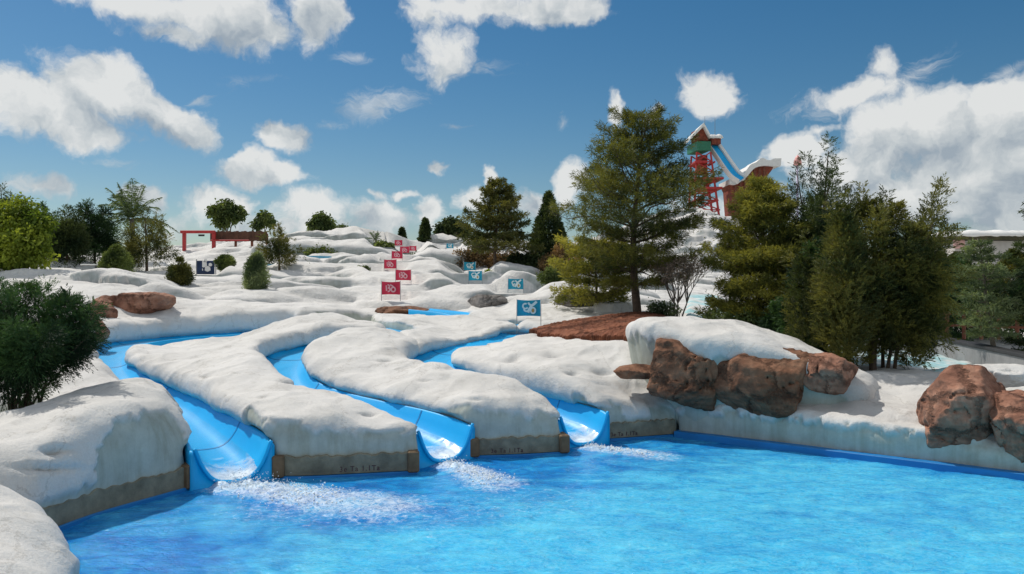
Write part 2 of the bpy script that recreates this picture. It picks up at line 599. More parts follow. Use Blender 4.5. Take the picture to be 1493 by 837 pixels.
M['slide'] = slide_mat()
M['joint'] = plain('slide_joint', (.004, .22, .50), .5, .1, 3)
M['pool_paint'] = plain('blue_pool_paint', (.012, .19, .50), .5, .12, 2)
M['water'] = water_mat()
M['foam'] = foam_mat()
M['sheet'] = sheet_mat()
M['iceblue'] = plain('ice_blue_paint', (.42, .66, .70), .7, .2, 1.2, .02)
# ------------------------------------------------------------------ terrain survey
S1 = spline([(-3.55, 11.95, -.02), (-4.5, 13.0, .06), (-4.85, 13.6, .15), (-5.75, 14.8, .32), (-7.05, 16.5, .52), (-8.25, 17.7, .68), (-9.4, 18.95, .88),
             (-10.55, 20.8, 1.09), (-11.5, 23.1, 1.26), (-11.9, 25.0, 1.36), (-11.2, 26.5, 1.43), (-9.7, 27.3, 1.51), (-8.0, 27.8, 1.62)])
S2 = spline([(-.45, 13.75, -.02), (-1.2, 14.6, .06), (-1.6, 15.05, .16), (-2.5, 16.0, .33), (-3.85, 17.2, .51), (-5.05, 18.4, .70), (-5.7, 19.8, .98),
             (-5.9, 21.2, 1.26), (-5.3, 22.5, 1.46), (-3.6, 23.5, 1.64), (-3.1, 24.9, 1.76), (-4.3, 26.3, 1.9)])
S3 = spline([(2.0, 15.45, -.02), (1.45, 16.1, .06), (1.15, 16.6, .16), (.4, 17.45, .34), (-.7, 18.35, .58), (-1.65, 19.4, .88), (-2.1, 20.6, 1.14),
             (-1.7, 21.9, 1.34), (-.7, 22.8, 1.52), (.15, 23.7, 1.66), (.15, 25.0, 1.80), (-.7, 26.5, 1.94), (-1.8, 27.9, 2.18), (-3.3, 28.8, 2.32)])
SLIDES = [S1, S2, S3]
OPEN = [S1, S2[:9 * 8 + 2], S3[:9 * 8 + 3], S3[12 * 8 + 2:]]          # stretches open to the sky; the rest runs under the snow
COVER = [S2[9 * 8 + 2:], S3[9 * 8 + 3:12 * 8 + 2]]
HALF = .60


def rim_h(z):
    """height of a trough's rim over its floor: deep at the mouth, shallow farther up"""
    z = np.asarray(z, float)
    return .54 - .24 * sstep(.06, .6, z) - .20 * sstep(.80, 1.2, z)


SURVEY = [  # photo x, photo y, distance
    # near left shore and left mound
    (0, 745, 8.6), (60, 775, 8.7), (100, 803, 8.8), (-150, 720, 8.6), (0, 700, 9.8),
    (0, 624, 11.5), (0, 650, 10.7), (60, 600, 12.3), (130, 571, 13.2), (225, 560, 14.2), (100, 632, 11.0), (170, 598, 11.7), (210, 588, 12.3), (-150, 600, 11.5), (240, 594, 12.9), (272, 626, 12.8),
    (40, 606, 13.6), (-100, 610, 14), (-250, 600, 13),
    # mound behind the juniper
    (130, 492, 18.5), (90, 545, 16.5), (180, 552, 17.0), (160, 520, 17.8), (40, 500, 18.5), (-120, 480, 19), (100, 500, 21),
    # rear left bank
    (120, 470, 23.0), (60, 440, 25), (-150, 430, 26), (170, 458, 27.0), (250, 452, 27.9), (330, 449, 28.6), (420, 446, 29.0), (205, 429, 28.8), (150, 424, 28.8), (255, 438, 29.2), (60, 416, 29),
    # island between slide 1 and 2
    (420, 605, 13.75), (510, 614, 14.0), (600, 618, 14.2), (500, 588, 15.0), (420, 567, 15.5), (330, 565, 16.0), (250, 548, 17.2), (215, 527, 18.7), (560, 598, 15.2), (480, 571, 16.8), (425, 552, 18.0),
    (400, 520, 18.0), (300, 525, 18.5), (225, 518, 20.5), (262, 511, 22.5), (300, 503, 24.0), (345, 491, 25.6), (385, 476, 25.6), (440, 466, 25.0), (530, 470, 25.0), (400, 490, 21.5),
    # island between slide 2 and 3
    (700, 586, 15.3), (800, 599, 15.65), (750, 583, 15.8), (650, 570, 16.6), (560, 545, 18.3), (470, 515, 19.6), (447, 500, 20.8), (500, 487, 21.5), (560, 489, 21.3), (610, 512, 20.3), (650, 538, 18.6), (700, 545, 17.9), (735, 551, 17.3), (790, 566, 16.7), (828, 582, 16.1),
    # middle mound and right bank of slide 3
    (600, 470, 25.5), (650, 471, 27.2), (700, 472, 27.2), (690, 478, 25.0), (650, 490, 24.0), (740, 470, 25.0), (560, 462, 27.0),
    (700, 505, 21.5), (760, 514, 20.0), (840, 531, 18.6), (880, 570, 17.4), (930, 582, 17.3), (975, 590, 17.4), (900, 510, 19.6), (950, 503, 19.9), (830, 500, 21.0),
    (780, 488, 23.2), (860, 486, 23.0), (940, 476, 22.6), (850, 468, 25.5), (930, 464, 25.6),
    # right pool bank
    (1030, 598, 16.9), (1100, 601, 16.25), (1170, 606, 15.7), (1240, 618, 15.2), (1330, 630, 14.5), (1390, 640, 14.05), (1480, 655, 13.5), (1600, 680, 12.6),
    (1240, 563, 16.9), (1300, 553, 17.4), (1380, 556, 17.0), (1460, 562, 16.4), (1600, 580, 15.5), (1100, 545, 18.2), (1180, 560, 17.4),
    (1280, 590, 16.0), (1370, 600, 15.3),
    # right hinterland
    (1000, 470, 24), (1100, 490, 24), (1200, 520, 22), (1300, 543, 20), (1350, 535, 23), (1350, 517, 38), (1430, 542, 29), (1493, 556, 27), (1600, 560, 27),
    (1440, 492, 42), (1600, 490, 42), (1000, 436, 40), (1120, 455, 38), (1250, 480, 36),
    # hillside
    (570, 455, 30), (400, 440, 32), (300, 432, 34), (650, 452, 31), (740, 447, 30), (820, 440, 31), (600, 430, 37), (480, 425, 38), (720, 415, 42), (850, 430, 38),
    (170, 417, 36), (60, 408, 36), (-100, 405, 36), (260, 420, 38), (370, 425, 38), (500, 400, 48), (600, 400, 48), (400, 400, 48), (280, 397, 52), (140, 400, 45), (700, 398, 52), (850, 410, 50),
    (480, 380, 58), (590, 378, 60), (660, 376, 62), (380, 375, 58), (285, 372, 62), (220, 385, 62), (100, 388, 62), (-100, 392, 62), (800, 392, 62), (950, 405, 62), (1100, 418, 62), (1300, 430, 62), (1500, 430, 62),
    (340, 362, 67), (420, 354, 74), (500, 358, 76), (600, 352, 80), (660, 362, 78), (740, 372, 80), (240, 365, 75), (100, 380, 80), (-100, 390, 80), (900, 392, 80), (1100, 408, 80), (1400, 420, 80),
    (600, 356, 100), (400, 358, 100), (200, 375, 110), (800, 375, 110), (1000, 380, 120), (1300, 400, 120), (1600, 410, 120), (-200, 390, 120), (600, 365, 140), (300, 375, 140), (900, 385, 150), (1300, 405, 150), (0, 390, 150),
]
_S = np.array([P(*s) for s in SURVEY])


def _uw(x, y):
    y = np.maximum(y, 5.0)
    return np.stack([np.arctan2(x, y) * 5.0, np.log(y) * 3.2], -1)


class TPS:
    def __init__(self, pts, lam=.004, warp=_uw):
        self.warp = warp
        self.c = warp(pts[:, 0], pts[:, 1])
        n = len(pts)
        K = self._k(((self.c[:, None] - self.c[None]) ** 2).sum(2))
        K += lam * np.eye(n)
        Pm = np.hstack([np.ones((n, 1)), self.c])
        A = np.block([[K, Pm], [Pm.T, np.zeros((3, 3))]])
        self.w = np.linalg.lstsq(A, np.concatenate([pts[:, 2], np.zeros(3)]), rcond=None)[0]

    @staticmethod
    def _k(r2): return .5 * r2 * np.log(r2 + 1e-12)

    def __call__(self, x, y):
        x = np.asarray(x, float); y = np.asarray(y, float)
        q = self.warp(x.ravel(), y.ravel())
        out = np.empty(len(q))
        for i in range(0, len(q), 40000):
            b = q[i:i + 40000]
            out[i:i + 40000] = self._k(np.maximum((b * b).sum(1)[:, None] + (self.c * self.c).sum(1)[None] - 2 * b @ self.c.T, 0)) @ self.w[:-3] + self.w[-3] + b @ self.w[-2:]
        return out.reshape(x.shape)


_tps = TPS(_S)


def T(x, y):
    z = _tps(x, y)
    # snow mountain under the tower, behind the pines
    m = .78 * np.exp(-((x - 27) / 15.0) ** 2 - ((y - 122) / 20.0) ** 2)
    return z + 9.5 * m


def ground_hit(px, py, d0=16.0, d1=140.0):
    d = np.arange(d0, d1, .1)
    x = (px - CX) * d / FPX
    z = CAMH - (py - CY) * d / FPX
    below = np.nonzero(z <= T(x, d))[0]
    return d[below[0]] if len(below) else None


# ------------------------------------------------------------------ snow hillside (one terrain sheet, polar grid)
_pool = np.array([(-3.4, 6.0), (-4.55, 8.8), (-5.5, 9.85), (-6.0, 10.5), (-5.8, 11.3), (-5.35, 12.2), (-5.05, 12.75), (-4.7, 13.3), (-4.0, 13.75), (-3.9, 13.5), (-2.8, 13.62), (-1.6, 13.92),
                  (-1.5, 14.6), (-.9, 15.05), (-.8, 15.12), (.2, 15.25), (1.1, 15.55), (1.2, 16.4), (1.72, 16.7), (1.8, 16.7), (2.7, 17.0), (3.55, 17.3), (4.7, 16.38), (6.35, 15.07), (8.6, 13.3), (14.5, 8.6), (15, -8), (-6, -8)])

# pillow-shaped drifts sculpted into the hillside
_pil = []
_r2 = np.random.default_rng(23)
for k in range(120):
    d = math.exp(_r2.uniform(math.log(29), math.log(92)))
    pxx = _r2.uniform(-60, 900)
    sc = (d / 45) ** .8
    if d > 56 and pxx < 450: continue
    _pil.append(((pxx - CX) * d / FPX, d, _r2.uniform(1.8, 5.0) * sc, _r2.uniform(.9, 1.9) * sc, _r2.uniform(.34, .92) * sc, _r2.uniform(-.25, .25)))
for pxx, d, rx, ry, h in [(600, 31.5, 2.6, 1.5, .55), (705, 33.5, 3.4, 1.8, .75), (480, 33, 3.0, 1.6, .5), (640, 44, 4.0, 2.0, .9), (720, 46, 3.4, 1.8, 1.0), (560, 40, 3.2, 1.6, .6), (480, 62, 6, 3, .9), (660, 70, 5, 3, 1.3),
                         (850, 30, 1.7, 1.2, .55), (895, 28.5, 1.5, 1.0, .45), (430, 45, 4, 2, .7), (300, 46, 4.5, 2.2, .7), (250, 34, 3.2, 1.4, .35), (90, 33, 4, 2, .4)]:
    _pil.append(((pxx - CX) * d / FPX, d, rx, ry, h, 0.0))


def pillows(x, y):
    z = np.zeros_like(x)
    for cx, cy, rx, ry, h, a in _pil:
        near = (np.abs(x - cx) < rx * 1.5) & (np.abs(y - cy) < rx * 1.5)
        if not near.any(): continue
        xx, yy = x[near] - cx, y[near] - cy
        u = (xx * math.cos(a) + yy * math.sin(a)) / rx
        v = (-xx * math.sin(a) + yy * math.cos(a))
        v = np.where(v < 0, v / ry, v / (ry * 2.2))
        q = np.maximum(0, 1 - (u * u + v * v)) ** .5
        z[near] = np.maximum(z[near], h * q)
    return z


# banners and the gate stand clear of the drifts in front of them: (photo x, photo y of the lowest visible point, distance, half width)
REDS = [(570, 420, 27), (588, 401, 22), (569, 385, 18.5), (579, 371.5, 15.5), (590, 364, 13.5), (581, 354, 11.5), (602, 362, 10), (566, 355, 10)]
BLUES = [(771, 449, 34), (752, 414, 22), (693, 402, 20), (685, 388, 17), (656, 358.5, 10)]
CLEAR = [(px, py + .55 * w, min(.70 * FPX / w, 82), .8) for px, py, w in REDS + BLUES] + [(px, 357, 66, 2.2) for px in (275, 300, 325, 350, 375)] + [(300, 400, 52, 1.0), (373, 386, 52, .5), (391, 387, 52, .5)]


def sight_clamp(x, y, z):
    z = np.array(z, float)
    for px, py, d, hw in CLEAR:
        lat = np.abs(x - (px - CX) / FPX * y)
        m = (y < d + 1.5) & (y > 28) & (lat < hw + 3.0)
        lim = CAMH - (py - CY) / FPX * y[m] - .05 + .9 * np.maximum(lat[m] - hw, 0) ** 1.5
        z[m] = -smax(-z[m], -lim, .25)
    return z


def hill_z(x, y):
    """final terrain height (with drifts) for standing things on"""
    x = np.atleast_1d(np.asarray(x, float)); y = np.atleast_1d(np.asarray(y, float))
    f = sstep(28.5, 31, y) * sstep(34, 24, x / np.maximum(y, 1) * 60)
    return sight_clamp(x, y, T(x, y) + pillows(x, y) * f)


def build_hill():
    na, nr = 640, 560
    az = np.radians(np.linspace(-52, 50, na))
    r = np.exp(np.linspace(math.log(6.0), math.log(165), nr))
    A, R = np.meshgrid(az, r, indexing='ij')
    x, y = (np.sin(A) * R).ravel(), (np.cos(A) * R).ravel()
    z = T(x, y)
    xy = np.stack([x, y], 1)
    # under the sculpted banks of the foreground the sheet lies lower
    under = sstep(32.0, 29.5, y) * sstep(6.5, 5.0, x) * sstep(-14.5, -12.5, x)
    under = np.maximum(under, sstep(20.5, 19.0, y) * (x < 10))
    right = sstep(19.5, 18.5, y) * sstep(12.0, 9.5, x)
    z = z - .45 * np.maximum(under, right)
    for s in SLIDES:
        d, zf = path_dist(xy, s)
        z = np.where(d < 1.0, np.minimum(z, zf - .3 + 1.2 * np.maximum(d - .8, 0)), z)
    pd = poly_sdf(xy, _pool)
    z = np.where(pd < .35, np.minimum(z, -1.2 + np.maximum(pd, 0) * 1.0), z)
    f = sstep(28.5, 31, y) * sstep(34, 24, x / np.maximum(y, 1) * 60)
    pil = pillows(x, y) * f
    z += pil
    p3 = np.stack([x, y, z], 1)
    sc = np.maximum(y / 40, .6)[:, None]
    amp = sc[:, 0]
    rid = fbm(np.stack([x * .16, y * .42, np.zeros_like(x)], 1), 4, 3)
    z += f * (.26 * amp * rid + .08 * amp * fbm(p3 * .8, 4, 9)) + (1 - f) * .04 * fbm(p3 * 1.6, 3, 9)
    z = sight_clamp(x, y, z)
    y2 = y - f * .85 * amp * np.clip(pil / .6 + rid * .6, -.5, 1.2)      # the drifts lean out over their feet
    x2 = x + f * .25 * amp * fbm(p3 * .4 + 40, 2, 5)
    V = np.stack([x2, y2, z], 1)
    i, j = np.meshgrid(np.arange(na - 1), np.arange(nr - 1), indexing='ij')
    a = (i * nr + j).ravel()
    Q = np.stack([a, a + nr, a + nr + 1, a + 1], 1)
    # outer skirt: drop the rim to the plain
    rim = (R > 155).ravel()
    V[rim, 2] = np.minimum(V[rim, 2], -1.0)
    # white on top; shade of the drifts' steep undersides put into the colour
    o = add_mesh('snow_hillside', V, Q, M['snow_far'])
    nn = np.empty(len(V) * 3, np.float32); o.data.vertex_normals.foreach_get('vector', nn)
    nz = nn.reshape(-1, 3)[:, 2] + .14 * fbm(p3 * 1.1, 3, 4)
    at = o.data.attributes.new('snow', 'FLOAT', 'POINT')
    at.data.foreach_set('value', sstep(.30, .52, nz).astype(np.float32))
    return o


hill = tag(build_hill(), kind='structure')

g = MB()
n = 48
ring = [(math.cos(2 * math.pi * k / n) * 6000, math.sin(2 * math.pi * k / n) * 6000 + 100, -1.6) for k in range(n)]
g.add(ring, [list(range(n))])
tag(g.build('ground', plain('far_grass', (.05, .085, .03), .95, .3, .02)), kind='structure')

# ------------------------------------------------------------------ sculpted snow mounds
DENTS = []


def mound(name, poly, label, cat='snow mound', group=None, top=T, zmax=3.2, h=.085, r=.30, ragf=None, shelf=None, chans=OPEN, batter=0.0, amp=1.0, drip=.10, dripn=.18, seed=0, zbot=-.5, flat_below=None, extra=None, mat=None, thick=.03):
    poly = np.asarray(poly, float)
    lo = poly.min(0) - .5; hi = poly.max(0) + .5
    xs = np.arange(lo[0], hi[0], h); ys = np.arange(lo[1], hi[1], h); zs = np.arange(zbot - .25, zmax, h)
    X, Y = np.meshgrid(xs, ys, indexing='ij')
    xy = np.stack([X.ravel(), Y.ravel()], 1)
    d = poly_sdf(xy, poly)
    ch = []
    for s in chans:
        pd, pz = path_dist(xy, s)
        low = .30 * sstep(1.08, 1.2, pz) if s is S1 else (.24 if s is OPEN[3] else 0.0) + 0 * pz
        if pd.min() < 2.0: ch.append((pd.reshape(X.shape), pz.reshape(X.shape), low.reshape(X.shape)))
    d = d + .04 * fbm(np.stack([xy[:, 0] * .9, xy[:, 1] * .9, np.full(len(xy), seed * 7.7)], 1), 3, seed)
    d = d.reshape(X.shape)
    t = top(X, Y) + .10 * fbm(np.stack([xy[:, 0] * .8, xy[:, 1] * .8, np.full(len(xy), seed * 3.1)], 1), 3, seed + 50).reshape(X.shape) * amp
    if extra is not None: t = t + extra(X, Y)
    for pd, pz, low in ch:                        # banks never sink below the trough's rim
        t = np.where(pd < 2.2, smax(t, pz + rim_h(pz) + .13 - low - .30 * np.maximum(pd - .55, 0), .12), t)
    if chans:
        for s in COVER:
            pd, pz = path_dist(xy, s)
            t = np.where(pd.reshape(X.shape) < 1.6, smax(t, (pz + rim_h(pz) + .10 - .35 * np.maximum(pd - .7, 0)).reshape(X.shape), .12), t)
    if shelf is not None:                         # keep the near bank of the upper reach low
        pd, pz = path_dist(xy, shelf)
        lim = (pz - .05 + .09 * np.maximum(pd - .6, 0) + 2.5 * np.maximum(pd - 2.0, 0) ** 2 + 4 * sstep(1.25, 1.10, pz)).reshape(X.shape)
        t = smin(t, lim, .08)
    F = np.empty((len(xs), len(ys), len(zs)), np.float32)
    for k, z in enumerate(zs):
        a = d + batter * (z - .3)
        for pd, pz, low in ch:                    # snow hangs over the rim, the trough lies in a wider slot below
            a = smax(a, .70 - .19 * sstep(-.02, .10, z - pz - rim_h(pz)) - pd, .06)
        F[:, :, k] = smax(smax(a, (z - t) * .72, r), (zbot - z), .1)
    V, Q = surface_nets(F, (xs[0], ys[0], zs[0]), h)
    V, Nn, Q = subdivided(V, Q, 1)
    tv = top(V[:, 0], V[:, 1])
    if extra is not None: tv = tv + extra(V[:, 0], V[:, 1])
    depth = tv - V[:, 2]
    ragged = drip + dripn * fbm(V * np.array([1.7, 1.7, 1.2]) + seed * 11, 5, seed + 3, .6)
    if chans:
        pdv = np.min([q[0] + 3.0 * (q[1] < .22) for q in (path_dist(V[:, :2], s) for s in OPEN)], axis=0)
        ragged = ragged + 1.2 * sstep(1.25, .9, pdv)
    if ragf is not None: ragged = ragged + ragf(V)
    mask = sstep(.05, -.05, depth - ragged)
    mask = np.maximum(mask, sstep(.60, .75, Nn[:, 2] + .1 * pnoise(V * 4, 3)))  # unmasked steep faces: greenish plaster tone, with shade put into the colour
    if flat_below is not None: mask *= sstep(flat_below, flat_below + .12, V[:, 2] + .05 * pnoise(V * 3, 8))
    lump = .042 * fbm(V * .85, 2, seed + 11) + .006 * fbm(V * 4.2, 3, seed + 12)
    pit = -.045 * sstep(.52, .70, pnoise(V * np.array([.9, 1.2, 1.0]) + 5, seed + 21))
    ridge = .022 * (1 - np.abs(fbm(V * np.array([.9, .9, .9]) + 9, 2, seed + 31)) * 4).clip(0, 1) + .011 * fbm(V * 8, 3, seed + 33) * (mask * (1 - mask) * 4 + .35)
    dsp = mask * ((lump + pit + ridge) * amp + thick) + (1 - mask) * .012 * fbm(V * 1.2, 2, seed + 5)
    for px, py, dd, rx, rz, dep in DENTS:          # scooped hollows with a sharp upper lip
        c = P(px, py, dd)
        u, v = (V[:, 0] - c[0]) / rx, ((V[:, 2] - c[2]) + .25 * (V[:, 1] - c[1])) / rz
        q = u * u + v * v * np.where(v > 0, 2.6, .7)
        m = (np.abs(V[:, 1] - c[1]) < 1.0) & (q < 4)
        dsp = dsp - np.where(m, dep * np.exp(-q * 1.6) * (1 + .6 * np.tanh(v * 4)), 0)
    V = V + Nn * dsp[:, None]
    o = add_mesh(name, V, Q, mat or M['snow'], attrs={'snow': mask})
    return tag(o, label, cat, group)


GM = 'snow mounds between the slides'
DENTS = [(432, 561, 16.6, .32, .10, .10), (535, 604, 14.2, .18, .06, .07), (385, 582, 14.8, .16, .06, .05), (560, 527, 18.9, .28, .08, .07), (620, 560, 17.3, .2, .07, .05), (742, 528, 19.4, .42, .26, .15), (806, 522, 19.5, .30, .22, .13),
         (832, 551, 18.2, .18, .10, .09), (655, 545, 18.4, .3, .12, .07), (85, 660, 10.9, .11, .09, .16), (52, 684, 10.4, .26, .08, .10), (605, 482, 24.8, .5, .1, .08), (880, 545, 18.0, .3, .2, .12), (300, 550, 17.0, .25, .07, .05), (690, 585, 15.4, .22, .08, .06), (140, 525, 17.8, .2, .12, .07), (500, 493, 21.4, .35, .08, .08)]
def rev(p): return p[::-1]
def upto(S, y0, y1):
    """slide path points (x, y) from the pool up, between two indices of its control points"""
    return S[y0:y1, :2]

# index helper: 8 samples per control segment
p1, p2, p3 = (lambda a, b: S1[a * 8:b * 8 + 1, :2]), (lambda a, b: S2[a * 8:b * 8 + 1, :2]), (lambda a, b: S3[a * 8:b * 8 + 1, :2])

island_1 = mound('snow_mound', np.vstack([[(-3.35, 13.50), (-1.65, 13.88), (-1.55, 14.3)], p2(2, 9), [(-4.0, 25.2), (-6.6, 27.2)], rev(p1(2, 12)), [(-3.98, 13.48)]]),
                 'long white snow mound between the two leftmost slides, lettering on its wide pool wall', group=GM, seed=1, flat_below=.34, shelf=S1)
def _lift3(x, y):
    pd, _ = path_dist(np.stack([x.ravel(), y.ravel()], 1), S3)
    return (.20 * np.exp(-((pd - 1.0) / .55) ** 2) * sstep(19.6, 18.6, y.ravel()) * sstep(16.0, 16.8, y.ravel())).reshape(x.shape)


island_2 = mound('snow_mound', np.vstack([[(-.78, 15.10), (.2, 15.26), (1.02, 15.50), (1.05, 15.9)], p3(2, 8), [(-.6, 22.9), (-1.6, 23.9)], rev(p2(2, 9))]),
                 'white snow mound between the middle and right slides, lettering on its pool wall', group=GM, seed=2, flat_below=.34, r=.40, extra=_lift3)
island_3 = mound('snow_mound', np.vstack([[(1.82, 16.72), (2.7, 17.02), (3.5, 17.32), (3.9, 18.0), (4.3, 19.6), (5.2, 22.0), (5.6, 26.5), (1.9, 26.5)], rev(p3(2, 10))]),
                 'white snow mound right of the third blue slide, holding the red-brown mulch bed', group=GM, seed=3, flat_below=.36, batter=-.04, drip=.14, dripn=.3)
mid = mound('snow_mound', np.vstack([p3(6, 13), [(-5.0, 28.3), (-4.6, 26.6)], rev(p2(9, 11))]),
            'white snow mound behind the middle slide, below the lowest red banner', group=GM, seed=4, shelf=OPEN[3])
left_a = mound('snow_mound', np.vstack([[(-6.05, 10.3), (-5.85, 11.25), (-5.4, 12.2), (-5.12, 12.78)], p1(2, 4), [(-8.3, 15.2), (-9.5, 14.2), (-10.5, 12.0), (-9.0, 10.2), (-7.2, 9.7)]]),
               'big rounded snow mound with a shaded pool wall left of the leftmost slide', group=GM, seed=5, r=.6, flat_below=.36, drip=.14, dripn=.42, thick=.045, ragf=lambda V: 1.1 * sstep(-5.65, -6.25, V[:, 0] + .25 * (V[:, 1] - 11.5) + .35 * fbm(V * 2.2, 4, 71)))
left_b = mound('snow_mound', np.vstack([p1(4, 8), [(-13.4, 22.8), (-14.5, 18.0), (-11, 15.2), (-8.5, 15.0)]]),
               'white snow mound beside the dark juniper on the bank of the leftmost slide', group=GM, seed=6)
rear = mound('snow_mound', np.vstack([[(-15.5, 23.0), (-13.4, 22.8)], p1(8, 13), [(-5.0, 28.6)], rev(p3(11, 13)), [(.9, 26.0), (1.9, 26.4), (5.5, 26.4), (6.0, 31.3), (-15.5, 31.6)]]),
             'long low snow bank behind the slides, with red rocks at its end', group=GM, seed=7, h=.1, zmax=3.6)
left_c = mound('snow_mound', [(-6.35, 9.75), (-5.62, 9.65), (-4.62, 8.75), (-3.5, 6.2), (-6.5, 5.6), (-9, 7.5), (-8.8, 9.6)],
               'low white snow bank on the near shore, closest to the camera', group=GM, seed=8, flat_below=.1, drip=.5)
bank_d = mound('snow_mound', [(3.56, 17.32), (4.7, 16.42), (6.35, 15.11), (8.6, 13.34), (11.5, 11.0), (13.5, 12.0), (11.5, 16.5), (9.6, 19.8), (6.5, 20.8), (4.6, 20.0), (3.95, 18.1)],
               'long snow bank along the right pool wall with a ragged snow edge over smooth plaster', group=GM, seed=9, r=.22, flat_below=.44, batter=-.10, drip=.08, dripn=.30, zmax=2.6, thick=.075)

_capS = np.array([P(*s) for s in [(955, 472, 17.6), (1000, 465, 18.0), (1080, 475, 17.9), (1150, 497, 17.4), (1200, 521, 17.0), (1250, 546, 16.7), (960, 470, 18.8), (1090, 478, 18.8), (1200, 520, 18.2), (1270, 545, 17.4), (1000, 480, 17.3), (1080, 492, 16.9)]])
_cap = TPS(_capS, .02, lambda x, y: np.stack([x, y], -1))
cap_e = mound('snow_mound', [(3.28, 17.75), (3.9, 17.05), (5.0, 16.58), (6.1, 16.2), (7.05, 16.05), (7.5, 16.8), (6.6, 18.0), (5.2, 19.1), (3.6, 19.5), (3.0, 18.7)],
              'thick rounded cap of snow lying over the brown boulders on the right bank', group=GM, top=lambda x, y: np.minimum(_cap(x, y), 2.75), seed=10, r=.26, chans=[], batter=-.20, drip=.38, dripn=.2, zbot=.2, thick=.03)

# ------------------------------------------------------------------ wall bands, corner blocks and lettering on the pool walls
def along(poly2, n=30):
    p = np.asarray(poly2, float)
    if len(p) > 2: p = spline(np.c_[p, np.zeros(len(p))], 10)[:, :2]
    s = np.concatenate([[0], np.cumsum(np.linalg.norm(np.diff(p, axis=0), axis=1))])
    t = np.linspace(0, s[-1], n)
    return np.stack([np.interp(t, s, p[:, 0]), np.interp(t, s, p[:, 1])], 1)


def strip(name, poly2, z0, z1, off, mat, parent=None, th=.06, n=60, wob=.0, seed=0):
    """vertical slab following a wall line; the pool lies to the right-hand side when walking along it"""
    p = along(poly2, n)
    tg = np.gradient(p, axis=0); tg /= np.linalg.norm(tg, axis=1)[:, None]
    nr = np.stack([tg[:, 1], -tg[:, 0]], 1)
    V, F = [], []
    for k in range(n):
        zt = z1 + wob * float(pnoise(np.array([[k * .37, seed * 3.3, 1.7]]), seed)[0])
        a = p[k] + nr[k] * off; b = p[k] + nr[k] * (off - th)
        V += [(*a, z0), (*a, zt - .012), (*(a - nr[k] * .012), zt), (*b, zt), (*b, z0)]
        if k < n - 1:
            for q in range(4): F.append([k * 5 + q, k * 5 + 5 + q, k * 5 + 6 + q, k * 5 + 1 + q])
    F.append([0, 1, 2, 3, 4]); F.append([(n - 1) * 5 + q for q in (4, 3, 2, 1, 0)])
    return add_mesh(name, V, F, mat, parent, smooth=False)


W1 = [(-3.98, 13.48), (-3.35, 13.50), (-1.65, 13.88)]
W2 = [(-.80, 15.10), (.2, 15.26), (1.04, 15.50)]
W3 = [(1.80, 16.72), (2.7, 17.02), (3.5, 17.32)]
WA = [(-6.1, 10.25), (-5.85, 11.25), (-5.4, 12.2), (-5.12, 12.78)]
for isl, w, zt, sd in ((island_1, W1, .36, 1), (island_2, W2, .35, 2), (island_3, W3, .36, 3), (left_a, WA, .35, 4)):
    strip('wall_band', w, .05, zt, .045, M['band'], isl, th=.25, wob=.045, seed=sd)


def block(isl, pos, tangent, z0=.02, z1=.52, w=.20):
    m = MB()
    m.box((pos[0], pos[1], (z0 + z1) / 2), (w, .30, z1 - z0), math.atan2(tangent[1], tangent[0]), .025)
    return m.build('corner_block', M['block'], isl)


for isl, w, zt, both in ((island_1, W1, .39, 3), (island_2, W2, .37, 3), (island_3, W3, .37, 1), (left_a, WA, .40, 2)):
    w = np.array(w)
    t0 = (w[1] - w[0]) / np.linalg.norm(w[1] - w[0]); t1 = (w[-1] - w[-2]) / np.linalg.norm(w[-1] - w[-2])
    if both & 1: block(isl, w[0] + t0 * .08 + np.array([t0[1], -t0[0]]) * -.02, t0, z1=zt)
    if both & 2: block(isl, w[-1] - t1 * .06 + np.array([t1[1], -t1[0]]) * -.02, t1, z1=zt)


def lettering(isl, text, a, b, frac, z, size):
    a, b = np.array(a), np.array(b)
    t = (b - a) / np.linalg.norm(b - a)
    nr = np.array([t[1], -t[0]])
    words, x = [], 0.0
    for word in text.split():
        cu = bpy.data.curves.new('lettering', 'FONT')
        cu.body = word; cu.size = size; cu.extrude = .004; cu.space_character = 1.12
        tmp = bpy.data.objects.new('tmp', cu); COL.objects.link(tmp)
        dg = bpy.context.evaluated_depsgraph_get()
        me = bpy.data.meshes.new_from_object(tmp.evaluated_get(dg))
        bpy.data.objects.remove(tmp)
        wd = max(v.co.x for v in me.vertices)
        words.append((me, x)); x += wd + size * .42
    for me, x0 in words:
        p = a + (b - a) * frac + nr * .052 + t * (x0 - x / 2)
        me.transform(Matrix(((t[0], 0, nr[0], p[0]), (t[1], 0, nr[1], p[1]), (0, 1, 0, z), (0, 0, 0, 1))))
        me.materials.clear(); me.materials.append(M['ink'])
        o = bpy.data.objects.new('lettering', me); COL.objects.link(o); o.parent = isl


lettering(island_1, '3e Ta 1.1Ta', (-3.35, 13.50), (-1.65, 13.88), .46, .085, .125)
lettering(island_2, '3e Ta 1.1Ta', (-.8, 15.10), (.2, 15.26), .72, .08, .115)
lettering(island_3, '3e Ta 1.1Ta', (1.8, 16.72), (2.7, 17.02), .62, .085, .115)

